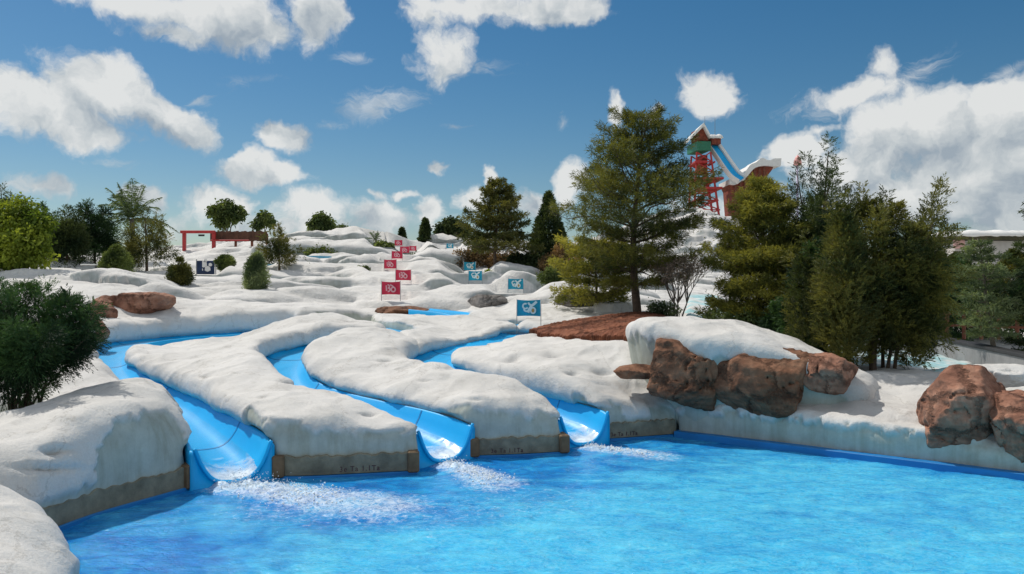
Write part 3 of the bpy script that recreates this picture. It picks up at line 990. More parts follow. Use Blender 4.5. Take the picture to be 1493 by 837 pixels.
# blue painted pool wall showing above the water under the plaster
PW = [[(-3.4, 6.0), (-4.52, 8.72), (-5.5, 9.62), (-6.05, 10.1), (-6.02, 10.4)], WA, W1, W2, W3, [(3.5, 17.30), (3.6, 17.28)], [(3.56, 17.30), (4.7, 16.40), (6.35, 15.09), (8.6, 13.32), (11.5, 11.0)]]
mw = MB()
for w, ztop, off in zip(PW, (-.12, .05, .04, .04, .04, .04, .12), (.04, .085, .085, .085, .085, .085, .16)):
    o = strip('tmp', w, -1.0, ztop, off, None, None, th=.4, n=50)
    me = o.data
    mw.add([v.co[:] for v in me.vertices], [list(p.vertices) for p in me.polygons])
    bpy.data.objects.remove(o)
tag(mw.build('pool_basin', M['pool_paint']), kind='structure')

# ------------------------------------------------------------------ slides
def water_slide(S, label):
    S = S[8:]                                   # starts at the mouth
    n = len(S)
    tg = np.gradient(S, axis=0); tg[:, 2] = 0
    tg /= np.linalg.norm(tg, axis=1)[:, None]
    lat = np.stack([-tg[:, 1], tg[:, 0], np.zeros(n)], 1)
    root = empty('water_slide', (float(S[0][0]), float(S[0][1]), 0.0))
    tag(root, label, 'water slide', 'blue water slides running into the pool')
    base = np.array([S[0][0], S[0][1], 0.0])
    # inner profile (u across, v up), then the rolled rim and the outside
    ang = np.linspace(-1, 1, 15)
    inner = [(HALF * math.copysign(abs(a) ** .8, a), .56 * abs(a) ** 2.6) for a in ang]
    prof = [(-HALF - .075, -.25), (-HALF - .075, .54), (-HALF - .055, .585), (-HALF - .02, .59)] + inner + [(HALF + .02, .59), (HALF + .055, .585), (HALF + .075, .54), (HALF + .075, -.25)]
    m = len(prof)
    V = []
    for k in range(n):
        hs = float(rim_h(S[k][2])) / .59           # deeper trough at the mouth
        for u, v in prof:
            V.append(S[k] + lat[k] * u + np.array([0, 0, v * hs if v > 0 else v]) - base)
    F = []
    for k in range(n - 1):
        for q in range(m - 1):
            a = k * m + q
            F.append([a, a + m, a + m + 1, a + 1])
    F.append(list(range(m)))                      # solid end face
    tr = add_mesh('trough', V, F, M['slide'], root, smooth=True)
    tr.data.shade_smooth() if hasattr(tr.data, 'shade_smooth') else None
    # lip around the open end of the trough
    mb = MB()
    e = [S[0] + lat[0] * u + np.array([0, 0, v]) - base - tg[0] * .01 for u, v in prof[3:-3]]
    mb.tube(e, .032, 8)
    mb.build('end_lip', M['slide'], root, smooth=True)
    # flange joints between the moulded sections
    for k in range(14, n - 4, 17):
        J = []
        for kk, lift in ((k, .0), (k, .007), (k + .22, .007), (k + .22, .0)):
            k0 = int(kk); w = kk - k0
            c = S[k0] * (1 - w) + S[min(k0 + 1, n - 1)] * w
            hs = float(rim_h(c[2])) / .59
            for u, v in prof[4:-4]:
                J.append(c + lat[k0] * u * (1 - lift * .8) + np.array([0, 0, v * hs + lift]) - base)
        mm = len(prof) - 8
        add_mesh('joint', J, [[a * mm + q, (a + 1) * mm + q, (a + 1) * mm + q + 1, a * mm + q + 1] for a in range(3) for q in range(mm - 1)], M['joint'], tr, smooth=False)
    # running water
    W = []; fo = []
    us = np.linspace(-.40, .40, 9)
    for k in range(n):
        for u in us:
            a = abs(u / HALF) ** (1 / .8)
            zz = .56 * a ** 2.6 * float(rim_h(S[k][2])) / .59 + .028 + .01 * math.sin(k * 1.3 + u * 9)
            W.append(S[k] + lat[k] * u + np.array([0, 0, zz]) - base)
            fo.append(max(-.4, .52 - k * .055) - .35 * abs(u))
    FF = []
    for k in range(n - 1):
        for q in range(8):
            a = k * 9 + q
            FF.append([a, a + 9, a + 10, a + 1])
    add_mesh('running_water', W, FF, M['sheet'], root, smooth=True, attrs={'foam': fo})
    return root


water_slide(S1, 'leftmost bright blue slide, its long curved trough in full view down to the pool')
water_slide(S2, 'middle bright blue slide, hooking round the head of the second snow mound')
water_slide(S3, 'rightmost bright blue slide, its short open mouth beside the wall of the mulch mound')

# ------------------------------------------------------------------ water
def foam_field(x, y):
    xy = np.stack([x, y], 1)
    f = np.full(len(x), -1.0)
    for path, r, s in (([(-4.45, 12.85, 0), (-3.7, 12.55, 0), (-2.9, 12.15, 0), (-1.9, 11.65, 0)], (.56, 1.15), .38), ([(-1.15, 14.45, 0), (-.75, 13.95, 0), (-.25, 13.05, 0)], (.38, .8), .38), ([(1.5, 16.0, 0), (2.0, 15.75, 0), (2.75, 15.2, 0)], (.34, .7), .34),
                       ([(-3.4, 11.6, 0), (-1.2, 11.2, 0), (.4, 12.0, 0)], (1.0, 1.5), .14), ([(-5.2, 10.9, 0), (-3.0, 10.0, 0)], (.4, .7), .02)):
        d, _ = path_dist(xy, path)
        t = np.linalg.norm(xy - np.array(path[0][:2]), axis=1) / (np.linalg.norm(np.array(path[-1][:2]) - np.array(path[0][:2])) + 1e-6)
        rr = r[0] + (r[1] - r[0]) * np.clip(t, 0, 1)
        v = s * (1 - .35 * np.clip(t, 0, 1)) * (1 - sstep(.2, 1.15, d / rr)) - .38 * sstep(.7, 1.5, d / rr)
        f = np.maximum(f, v)
    return f


def build_water():
    xs = np.concatenate([np.linspace(-14, -7.1, 14), np.arange(-7, 10, .04), np.linspace(10.1, 18, 20)])
    ys = np.concatenate([np.linspace(-12, 6.9, 40), np.arange(7.0, 17.8, .04)])
    X, Y = np.meshgrid(xs, ys, indexing='ij')
    x, y = X.ravel(), Y.ravel()
    fo = foam_field(x, y)
    p = np.stack([x, y * 1.5, np.zeros_like(x)], 1)
    z = .024 * fbm(p * .8, 3, 61) + .013 * fbm(p * 2.6 + 3, 3, 62) + np.maximum(0, fo) * (.24 * np.abs(fbm(p * 3.4, 6, 63, .62)) * (.6 + 1.3 * sstep(.22, .42, fo)) + .04)
    pale = sstep(-2.6, 1.6, x + (11.3 - y) * 1.2 + .6 * fbm(p * .35, 2, 66))
    pd = poly_sdf(np.stack([x, y], 1), _pool)
    pale = pale * (1 - .55 * sstep(-1.3, -.2, pd))  # shade along the pool walls put into the colour
    nx, ny = len(xs), len(ys)
    i, j = np.meshgrid(np.arange(nx - 1), np.arange(ny - 1), indexing='ij')
    a = (i * ny + j).ravel()
    Q = np.stack([a, a + ny, a + ny + 1, a + 1], 1)
    return add_mesh('pool_water', np.stack([x, y, z], 1), Q, M['water'], attrs={'foam': fo, 'pale': pale})


tag(build_water(), kind='structure')


def splash(path, count, spread, hgt, seed):
    """thrown water: lumps and drops heaped where a slide runs out"""
    r = np.random.default_rng(seed)
    path = np.asarray(path, float)
    t = r.random(count) ** 1.4
    s = np.linspace(0, 1, len(path))
    c = np.stack([np.interp(t, s, path[:, 0]), np.interp(t, s, path[:, 1])], 1)
    c += r.normal(size=(count, 2)) * spread * (.5 + t[:, None] * .6)
    z = np.abs(r.normal(size=count)) * hgt * np.exp(-2.2 * t) + .02
    rad = r.uniform(.004, .012, count) * np.where(z < .06, 1.5, .9)
    oct_ = np.array([(1, 0, 0), (-1, 0, 0), (0, 1, 0), (0, -1, 0), (0, 0, 1), (0, 0, -1)], float)
    fa = np.array([(0, 2, 4), (2, 1, 4), (1, 3, 4), (3, 0, 4), (2, 0, 5), (1, 2, 5), (3, 1, 5), (0, 3, 5)])
    V = (oct_[None] * rad[:, None, None] * r.uniform(.6, 1.5, (count, 1, 3)) + np.c_[c, z][:, None]).reshape(-1, 3)
    F = (fa[None] + (np.arange(count) * 6)[:, None, None]).reshape(-1, 3)
    return tag(add_mesh('splash', V, F, M['foam'], smooth=True), kind='stuff')


splash([(-4.5, 12.95), (-3.7, 12.55), (-2.7, 12.05)], 1300, .28, .15, 1)
splash([(-1.15, 14.5), (-.7, 13.9), (-.2, 13.2)], 700, .18, .08, 2)
splash([(1.5, 16.05), (2.0, 15.75), (2.6, 15.3)], 500, .11, .05, 3)

# ------------------------------------------------------------------ boulders
def boulder(name, c, size, label, mat, seed, rz=0.0, group=None, faces=20, cat='rock', h=None, flat=0.0):
    r = np.random.default_rng(seed)
    size = np.array(size, float) * 1.13
    h = h or max(size) / 40
    ext = size * .5 + .12
    g = [np.arange(-e, e + h, h) for e in ext]
    X, Y, Z = np.meshgrid(*g, indexing='ij')
    p = np.stack([X, Y, Z], -1) / (size * .5)
    f = (np.abs(p) ** 3.6).sum(-1) ** (1 / 3.6) - 1.0
    for k in range(faces):
        n = r.normal(size=3); n[2] *= .7; n /= np.linalg.norm(n)
        f = smax(f, p @ n - r.uniform(.70, 1.0), .02)
    sh = f.shape
    wp = np.stack([X, Y, Z], -1).reshape(-1, 3)
    f = f + .045 * fbm(wp * 1.7 + seed, 3, seed).reshape(sh)
    cr = np.abs(fbm(wp * np.array([1.3, 1.3, .8]) + seed * 2.7, 2, seed + 9).reshape(sh))
    f = f + .13 * (1 - sstep(.0, .045, cr))
    F = (f * size.min() * .5)
    V, Q = surface_nets(F, [a[0] for a in g], h)
    V, Nn, Q = subdivided(V, Q, 1)
    V = V + Nn * (.025 * fbm(V * 5, 3, seed + 2) * min(1, size.min()))[:, None]
    o = add_mesh(name, V, Q, mat, smooth=True)
    o.location = c; o.rotation_euler = (0, 0, rz)
    return tag(o, label, cat, group)


GR = 'boulders built into the snow banks'
boulder('boulder', P(1000, 545, 17.2), (1.72, 1.5, 1.40), 'brown boulder under the snow cap, left one of the two largest', M['rock_dark'], 3, -.6, GR, faces=22)
boulder('boulder', P(1107, 548, 16.7), (2.1, 1.5, 1.48), 'widest brown boulder, in the middle under the snow cap', M['rock_dark'], 24, -.6, GR)
boulder('boulder', P(1203, 548, 16.15), (1.25, 1.1, .78), 'squat red-brown boulder at the low end of the snow cap', M['rock'], 5, -.55, GR)
boulder('boulder', P(932, 541, 17.5), (1.15, .8, .28), 'thin brown rock ledge sticking out of the snow left of the big boulders', M['rock_dark'], 6, -.1, GR, h=.035)
boulder('boulder', P(1396, 608, 14.5), (1.5, 1.5, 1.62), 'cracked red boulder with a flat sunlit top on the right pool bank', M['rock'], 7, -.65, GR)
boulder('boulder', P(1497, 622, 13.7), (1.1, 1.2, 1.2), 'red boulder cut by the right edge of the photo', M['rock'], 8, -.6, GR)
boulder('snow_boulder', P(1462, 550, 15.3), (1.15, .9, .42), 'rounded grey snow boulder behind the red boulders on the right', M['snow'], 9, .1, cat='snow boulder')
boulder('boulder', P(207, 446, 27.75), (2.05, 1.3, .82), 'wide red rock on the left bank above the curve of the slide', M['rock'], 10, .1, GR)
boulder('boulder', P(158, 439, 27.8), (1.0, .9, .36), 'small flat red rock left of the wide red rock', M['rock'], 11, .0, GR)
boulder('boulder', P(150, 455, 26.0), (.8, .9, .56), 'pinkish rock between the juniper and the wide red rock', M['rock'], 12, .3, GR)
boulder('boulder', P(140, 481, 23.6), (.62, .8, .8), 'lowest red rock on the left, half hidden by the juniper', M['rock'], 13, .2, GR)
boulder('boulder', P(590, 455, 29.2), (1.9, 1.1, .40), 'dark brown rock hollow under the drift with the lowest red banner', M['rock_dark'], 14, .0, GR)
boulder('boulder', P(712, 439, 30.9), (1.5, 1.1, .46), 'grey-brown rock under the drift between the two lowest turquoise banners', M['rock_grey'], 15, .0, GR)
boulder('snow_boulder', P(845, 441, 29.5), (1.9, 1.5, .95), 'large grey-sided snow boulder left of the tall pine', M['rock_grey'], 16, .3, cat='snow boulder')
boulder('snow_boulder', P(897, 455, 27.5), (1.6, 1.2, .62), 'smooth white snow boulder touching the mulch beside the tall pine', M['snow'], 17, .1, cat='snow boulder')
for o in bpy.data.objects:
    if o.get('category') == 'snow boulder' and o.data.materials[0] == M['snow']:
        at = o.data.attributes.new('snow', 'FLOAT', 'POINT')
        at.data.foreach_set('value', np.ones(len(o.data.vertices), np.float32))


def mulch():
    # follows the top of the mulch mound, a hand's breadth thick, with a chip-rough surface
    poly = np.array([P(x, y, d)[:2] for x, y, d in [(772, 488, 23.3), (800, 494, 22.3), (850, 503, 21.0), (905, 497, 20.4), (944, 492, 20.2), (970, 480, 21.5), (972, 466, 24.5), (930, 463, 25.6), (880, 467, 25.4), (820, 478, 24.6)]])
    poly = spline(np.c_[np.vstack([poly, poly[:1]]), np.zeros(len(poly) + 1)], 6)[:-1, :2]
    lo, hi = poly.min(0), poly.max(0)
    h = .045
    xs, ys = np.arange(lo[0] - .1, hi[0] + .1, h), np.arange(lo[1] - .1, hi[1] + .1, h)
    X, Y = np.meshgrid(xs, ys, indexing='ij')
    x, y = X.ravel(), Y.ravel()
    d = poly_sdf(np.stack([x, y], 1), poly)
    p = np.stack([x, y, np.zeros_like(x)], 1)
    d = d + .1 * fbm(p * 2.2, 3, 2)
    z = T(x, y) + .10 + .16 * np.sqrt(np.clip(-d / .7, 0, 1)) + .035 * fbm(p * 9, 3, 8) - np.where(d > 0, .5, 0)
    keep = (d < .08).reshape(X.shape)
    ny = len(ys)
    i, j = np.meshgrid(np.arange(len(xs) - 1), np.arange(ny - 1), indexing='ij')
    k = keep[:-1, :-1] & keep[1:, :-1] & keep[1:, 1:] & keep[:-1, 1:]
    a = (i * ny + j)[k]
    Q = np.stack([a, a + ny, a + ny + 1, a + 1], 1)
    o = add_mesh('mulch', np.stack([x, y, z], 1), Q, M['mulch'], smooth=False)
    return tag(o, kind='stuff')


mulch()
# ------------------------------------------------------------------ foliage
M['lf_pine'] = mat_leaf('pine_needles', (0.037, 0.056, 0.019), (0.200, 0.200, 0.043), 0.38)
M['lf_pine_dark'] = mat_leaf('dark_pine_needles', (0.017, 0.039, 0.017), (0.085, 0.117, 0.039), 0.30)
M['lf_yew'] = mat_leaf('olive_juniper', (0.046, 0.063, 0.020), (0.183, 0.177, 0.044), 0.36)
M['lf_yellow'] = mat_leaf('yellow_green_conifer', (0.079, 0.098, 0.024), (0.403, 0.378, 0.079), 0.40)
M['lf_jun'] = mat_leaf('dark_juniper', (0.012, 0.034, 0.016), (0.069, 0.140, 0.051), 0.30)
M['lf_broad'] = mat_leaf('bright_leaves', (0.083, 0.142, 0.020), (0.333, 0.399, 0.058), 0.45)
M['lf_bush'] = mat_leaf('bush_green', (0.046, 0.077, 0.026), (0.182, 0.235, 0.074), 0.38)
M['lf_grey'] = mat_leaf('grey_green', (0.074, 0.117, 0.060), (0.278, 0.342, 0.182), 0.38)
M['lf_palm'] = mat_leaf('palm_fronds', (0.035, 0.064, 0.035), (0.141, 0.200, 0.100), 0.38)
M['lf_twig'] = mat_leaf('dry_twigs', (0.128, 0.096, 0.074), (0.427, 0.321, 0.256), 0.18)
M['lf_rust'] = mat_leaf('rusty_leaves', (0.074, 0.054, 0.026), (0.299, 0.182, 0.085), 0.33)


def unit(v): return v / (np.linalg.norm(v, axis=-1, keepdims=True) + 1e-9)


def leaf_geo(C, D, L, Wd, r, droop=.15):
    n = len(C)
    D = unit(D)
    S = unit(np.cross(D, r.normal(size=(n, 3))))
    L = np.broadcast_to(L, (n,))[:, None] * r.uniform(.65, 1.25, (n, 1))
    Wd = np.broadcast_to(Wd, (n,))[:, None] * r.uniform(.7, 1.2, (n, 1))
    mid = C + D * L * .5
    tip = C + D * L - np.array([0, 0, 1.0]) * L * droop
    V = np.stack([C, mid + S * Wd * .5, tip, mid - S * Wd * .5], 1).reshape(-1, 3)
    Q = np.arange(4 * n).reshape(n, 4)
    return V, Q


class Crown:
    def __init__(self, seed): self.r = np.random.default_rng(seed); self.V, self.Q, self.t, self.n = [], [], [], 0

    def add(self, C, D, L, Wd, tint, droop=.15):
        V, Q = leaf_geo(C, D, L, Wd, self.r, droop)
        self.V.append(V); self.Q.append(Q + self.n); self.n += len(V)
        self.t.append(np.repeat(np.broadcast_to(tint, (len(C),)), 4))

    def tufts(self, C, D, k, L, Wd, jit, spread=.8, tint=None, droop=.15):
        """k leaves fanned round every centre"""
        n = len(C)
        tint = self.r.uniform(.15, .85, n) if tint is None else tint
        CC = np.repeat(C, k, 0) + self.r.normal(size=(n * k, 3)) * jit
        DD = np.repeat(unit(D), k, 0) + self.r.normal(size=(n * k, 3)) * spread
        self.add(CC, DD, L, Wd, np.repeat(tint, k) + self.r.normal(size=n * k) * .08, droop)

    def sprays(self, C, D, k, twig, L, W, tint, droop=.25):
        """feathery twigs: k leaves set alternately along each"""
        D = unit(D + self.r.normal(size=D.shape) * .25)
        S = unit(np.cross(D, self.r.normal(size=D.shape)))
        tw = twig * self.r.uniform(.6, 1.3, (len(C), 1))
        for q in range(k):
            s = (q + .6) / k
            p = C + D * tw * s - np.array([0, 0, 1.0]) * tw * droop * s * s
            self.add(p, D * .9 + S * (.75 if q % 2 else -.75) * (1.1 - s), L * (1.15 - .5 * s), W, tint + self.r.normal(size=len(C)) * .06, .1)

    def build(self, name, mat, parent):
        o = add_mesh(name, np.concatenate(self.V), np.concatenate(self.Q), mat, parent, smooth=False, attrs={'tint': np.concatenate(self.t)})
        return o


def stand(px, py, top, d=None):
    """foot and height of a plant seen at photo column px with its foot at py and top at top"""
    if d is None: d = ground_hit(px, py) or 60
    p = P(px, py, d)
    z = float(hill_z(p[0], p[1])[0]) - .08
    return np.array([p[0], p[1], z]), CAMH - (top - CY) * d / FPX - z, d


def plume_points(r, base, tip, R, n, prof, gap=.0, nz=1.6, shell=.45):
    t = r.random(n) ** .85
    w = np.array([prof(x) for x in t]) if not hasattr(prof, 'vec') else prof(t)
    a = r.uniform(0, 2 * math.pi, n)
    rad = R * w * r.random(n) ** shell
    ax = tip - base
    u = unit(np.cross(ax, [.3, .8, .1])); v = unit(np.cross(ax, u))
    out = np.cos(a)[:, None] * u + np.sin(a)[:, None] * v
    lump = 1 + .30 * fbm(np.stack([np.cos(a) * 1.3, np.sin(a) * 1.3, t * 4 + base[0] * 3], 1), 3, int(abs(base[0] * 91)) % 97)
    C = base + ax * t[:, None] + out * (rad * lump)[:, None]
    D = out * .75 + unit(ax) * .8
    if gap > 0:
        k = fbm(C * nz + 31, 3, int(R * 37) % 51) > -.55 + gap
        C, D = C[k], D[k]
    return C, D


def _egg(t): return (np.sin(np.clip(t, 0, 1) ** .75 * math.pi)) ** .6 * (1 - .25 * t)
_egg.vec = True
def _cone(t): return np.clip(t / .10, 0, 1) ** .6 * (1 - t) ** .75
_cone.vec = True
def _spire(t): return np.clip(t / .25, 0, 1) ** .5 * (1 - t ** 1.3) ** .9 * .9 + .08
_spire.vec = True
def _ball(t): return np.sqrt(np.clip(1 - (2 * t - 1) ** 2, 0, 1))
_ball.vec = True


def plume_tree(name, label, cat, px, py, top, d, plumes, mat, n=6000, k=4, L=.13, W=.035, group=None, trunk=True, gap=.12, seed=0, stems=1, bark='bark', tz=.0, nz=1.6, shell=.45, jit=.05, spread=.55):
    """plumes: list of (x0, z0, x1, z1, y, R, share, profile) as fractions of the height, x and y in heights"""
    f, H, d = stand(px, py, top, d)
    root = empty(name, f)
    tag(root, label, cat, group)
    cr = Crown(seed + 100)
    tot = sum(p[6] for p in plumes)
    for q in plumes:
        x0, z0, x1, z1, y, R, sh, pr = q
        C, D = plume_points(cr.r, np.array([x0 * H, y * H, z0 * H]), np.array([x1 * H, y * H * 1.15, z1 * H]), R * H, int(n * sh / tot), pr, gap, nz, shell)
        tn = np.clip(.5 + .9 * fbm(C * 1.4 + seed, 2, seed + 5), 0, 1)
        cr.tufts(C, D, k, L, W, jit, spread, tn)
    cr.build('crown', M[mat], root)
    if trunk:
        mb = MB()
        r = random.Random(seed)
        for s in range(stems):
            ox = 0 if stems == 1 else r.uniform(-.09, .09) * H
            oy = 0 if stems == 1 else r.uniform(-.05, .05) * H
            q = plumes[s % len(plumes)]
            ex, ez = q[2] * H * .8 + ox * .5, q[3] * H * .82
            rr = max(.02, H * .018 / math.sqrt(stems))
            pts = [(ox, oy, -.15), (ox * 1.1 + tz * H * .2, oy, ez * .3), (ox * .6 + ex * .5, oy + q[4] * H * .5, ez * .65), (ex, q[4] * H, ez)]
            mb.tube(spline(pts, 5), np.linspace(rr * 1.3, rr * .25, 16), 7)
            for b in range(5):
                t = .25 + .13 * b
                p = np.array(pts[1]) * (1 - t) + np.array(pts[3]) * t
                a = r.uniform(0, 6.28)
                mb.tube([p, p + np.array([math.cos(a) * .07 * H, math.sin(a) * .07 * H, .06 * H])], [rr * .4, rr * .12], 5)
        mb.build('trunk', M[bark], root, smooth=True)
    return root


def pine_tree(name, label, px, py, top, d, R, mat, n_whorl=15, per=5, crown0=.22, seed=0, group=None, tuft=9, L=.17, W=.028, prof=None, lean=0.0, dens=1.0, cat='tree', bark='bark', upturn=.15):
    """pine with layered, gappy boughs: twigs fan out flat along each limb and carry needle tufts"""
    f, H, d = stand(px, py, top, d)
    root = empty(name, f)
    tag(root, label, cat, group)
    r = np.random.default_rng(seed)
    cr = Crown(seed + 7)
    mb = MB()
    tr = np.array([[lean * H * t * t + .02 * H * math.sin(t * 5 + seed), .015 * H * math.sin(t * 4), H * t - .15 * (t == 0)] for t in np.linspace(0, 1, 14)])
    mb.tube(tr, np.linspace(H * .022, H * .003, 14), 8)
    prof = prof or (lambda t: (1 - t) ** .7)
    for w in range(n_whorl):
        t = crown0 + (1 - crown0) * ((w + r.uniform(-.3, .3)) / n_whorl)
        t = min(max(t, crown0), .985)
        for b in range(per):
            a = 2 * math.pi * (b + r.uniform(-.4, .4)) / per + w * 1.9
            ln = R * prof((t - crown0) / (1 - crown0)) * r.uniform(.50, 1.12)
            if ln < .12: ln = .12
            rise = upturn + .55 * ((t - crown0) / (1 - crown0)) + r.uniform(-.15, .12)
            p0 = np.array([np.interp(t * H, tr[:, 2], tr[:, 0]), np.interp(t * H, tr[:, 2], tr[:, 1]), t * H])
            dr = np.array([math.cos(a), math.sin(a), 0])
            s = np.linspace(0, 1, 6)[:, None]
            pts = p0 + dr * ln * s + np.array([0, 0, 1.0]) * ln * (rise * s + .12 * np.sin(s * 6 + w) * s)
            mb.tube(pts, np.linspace(.012 + .010 * ln, .005, 6), 5, cap=False)
            side = np.array([-dr[1], dr[0], 0])
            m = max(4, int(20 * ln * dens))
            u = r.uniform(.22, 1.0, m) ** .8
            wid = ln * .42 * np.sin(np.clip(u, 0, 1) * 2.6) * r.uniform(-1, 1, m)
            C = p0 + dr * (ln * u)[:, None] + side * wid[:, None] + np.array([0, 0, 1.0]) * (ln * (rise * u) + r.normal(size=m) * .035 * ln + .03)[:, None]
            D = dr * .7 + side * np.sign(wid)[:, None] * .5 + np.array([0, 0, .55])
            cr.tufts(C, D, tuft, L, W, .05, .75, np.clip(r.uniform(.15, .85) + r.normal(size=m) * .12, 0, 1))
    cr.build('crown', M[mat], root)
    mb.build('trunk', M[bark], root, smooth=True)
    return root


def broad_tree(name, label, px, py, top, d, blobs, mat, n=5000, L=.14, W=.10, seed=0, group=None, cat='tree', bark='bark', gap=.15, stems=1):
    f, H, d = stand(px, py, top, d)
    root = empty(name, f)
    tag(root, label, cat, group)
    cr = Crown(seed + 40)
    r = cr.r
    mb = MB()
    vol = sum(b[3] ** 2 for b in blobs)
    for (x, y, z, R) in blobs:
        c = np.array([x, y, z]) * H
        m = int(n * R * R / vol)
        v = unit(r.normal(size=(m, 3)))
        rad = R * H * r.random(m) ** .4
        C = c + v * rad[:, None] * np.array([1, 1, .8])
        k = fbm(C * (2.2 / max(H / 5, .6)) + seed, 3, seed) > -.5 + gap
        C, v = C[k], v[k]
        tn = np.clip(.5 + .8 * fbm(C * 1.1 + seed, 2, seed + 3), 0, 1)
        cr.tufts(C, v + r.normal(size=v.shape) * .5, 3, L, W, L * .5, 1.0, tn, .3)
        j = r.uniform(-.03, .03) * H
        mid = np.array([c[0] * .4 + j, c[1] * .4, c[2] * .55])
        mb.tube(spline([(j * stems, 0, -.1), mid, c * .97], 5), np.linspace(.02 * H, .004 * H, 11), 6)
    cr.build('crown', M[mat], root)
    mb.build('trunk', M[bark], root, smooth=True)
    return root


def outline_tree(name, label, cat, px, py, d, tips, R, mat, n=9000, k=4, L=.14, W=.036, inner=14, depth=.25, seed=0, stems=4, group=None, gap=.1, root_z=.06, bark='bark', nz=1.6, spread=.55, jit=.05, twig=0.0, core=(), tipR=1.0):
    """ragged evergreen: many plumes fan out from the stems and end in feathery points (tips surveyed off the photo)"""
    f, H, d = stand(px, py, min(t[1] for t in tips), d)
    root = empty(name, f)
    tag(root, label, cat, group)
    cr = Crown(seed + 300); r = cr.r
    P3 = [P(tx, ty, d) - f for tx, ty in tips]
    pl = []
    for q in P3:
        y = r.uniform(-depth, depth) * H * .6
        pl.append((np.array([q[0], y, q[2]]), R * H * r.uniform(.75, 1.2) * tipR))
    for i in range(inner):
        a, b = P3[r.integers(len(P3))], P3[r.integers(len(P3))]
        w = r.random()
        q = (a * w + b * (1 - w)) * r.uniform(.62, .93)
        y = (-1 if i % 3 else 1) * r.uniform(.3, 1.0) * depth * H
        pl.append((np.array([q[0], y, max(q[2], .25 * H)]), R * H * r.uniform(1.1, 1.6)))
    tot = sum(np.linalg.norm(t) * rr for t, rr in pl)
    for t, rr in pl:
        b0 = np.array([t[0] * r.uniform(.25, .55), t[1] * .4, max(root_z * H, t[2] * r.uniform(.10, .40))])
        if t[2] < .5 * H: b0 = np.array([t[0] * .3, t[1] * .3, t[2] + .02 * H])
        C, D = plume_points(r, b0, t, rr, int(n * np.linalg.norm(t) * rr / tot), _spire, gap, nz, .45)
        tn = np.clip(.5 + .9 * fbm(C * 1.3 + seed, 2, seed + 5) + r.normal() * .1, 0, 1)
        if twig: cr.sprays(C, D, k, twig, L, W, tn)
        else: cr.tufts(C, D, k, L, W, jit, spread, tn)
    for (x0, y0, x1, y1, rr, m) in core:                 # solid heart of the crown, surveyed as photo points
        b0, t = P(x0, y0, d) - f, P(x1, y1, d) - f
        C, D = plume_points(r, b0, t, rr * H, m, _egg, gap, nz, .55)
        C[:, 1] += r.normal() * .06 * H
        tn = np.clip(.5 + .9 * fbm(C * 1.3 + seed, 2, seed + 5), 0, 1)
        if twig: cr.sprays(C, D, k, twig, L, W, tn)
        else: cr.tufts(C, D, k, L, W, jit, spread, tn)
    cr.build('crown', M[mat], root)
    mb = MB(); rd = random.Random(seed)
    order = sorted(pl, key=lambda q: -q[0][2])
    for s_ in range(stems):
        t = order[(s_ * 3) % len(order)][0]
        ox = rd.uniform(-.5, .5) * .16 * H * (stems > 1); oy = rd.uniform(-.06, .06) * H * (stems > 1)
        rr = max(.022, H * .02 / math.sqrt(stems))
        pts = spline([(ox, oy, -.2), (ox * 1.2 + t[0] * .12, oy, t[2] * .25), (t[0] * .55 + ox * .5, t[1] * .5, t[2] * .6), (t[0] * .95, t[1] * .95, t[2] * .93)], 5)
        mb.tube(pts, np.linspace(rr * 1.3, rr * .2, len(pts)), 7)
    mb.build('trunk', M[bark], root, smooth=True)
    return root


# --- the tall pine and the pines beside it
pine_tree('pine_tree', 'tallest tree, a gappy layered pine rising out of the mulch bed', 930, 466, 163, 25.2, 2.75, 'lf_pine', 17, 6, .17, 3,
          prof=lambda t: (.62 + .55 * t if t < .30 else 1.0 * ((1 - t) / .70) ** .62), tuft=14, dens=1.5, L=.19, W=.021)
pine_tree('pine_tree', 'brown-green pine with a feathery top behind the turquoise banners', 724, 408, 262, None, 2.5, 'lf_yew', 15, 6, .16, 4,
          prof=lambda t: 1.0 * (1 - t) ** .72, L=.24, W=.05, dens=1.1)
plume_tree('cypress', 'dense dark pointed conifer between the two brown-green pines', 'tree', 800, 392, 282, 48,
           [(0, .0, 0, 1, 0, .30, 1, _cone), (-.12, .05, -.10, .72, .03, .17, .4, _spire), (.12, .05, .12, .66, .0, .17, .4, _spire)], 'lf_pine_dark', 6500, 4, .20, .06, gap=.05, seed=5)
pine_tree('pine_sapling', 'low yellow-green pine bough spreading left of the tall pine trunk', 868, 448, 352, 27.5, 1.75, 'lf_yellow', 8, 6, .18, 6,
          prof=lambda t: .8 + .2 * math.sin(t * 3.1) - .5 * t * t, L=.18, W=.034, dens=1.5, upturn=.05)
broad_tree('shrub', 'rusty green shrub with bare tips beside the snow boulders, left of the tall pine', 802, 428, 388, 36, [(-.2, 0, .45, .34), (.15, 0, .55, .36), (.35, .1, .35, .28), (0, 0, .8, .2)], 'lf_bush', 1500, .11, .06, 7, cat='shrub')
broad_tree('shrub', 'reddish brown shrub just above the rusty green one', 818, 410, 352, 44, [(-.2, 0, .5, .3), (.2, 0, .6, .32), (0, .1, .8, .2)], 'lf_rust', 1500, .14, .07, 8, cat='shrub')


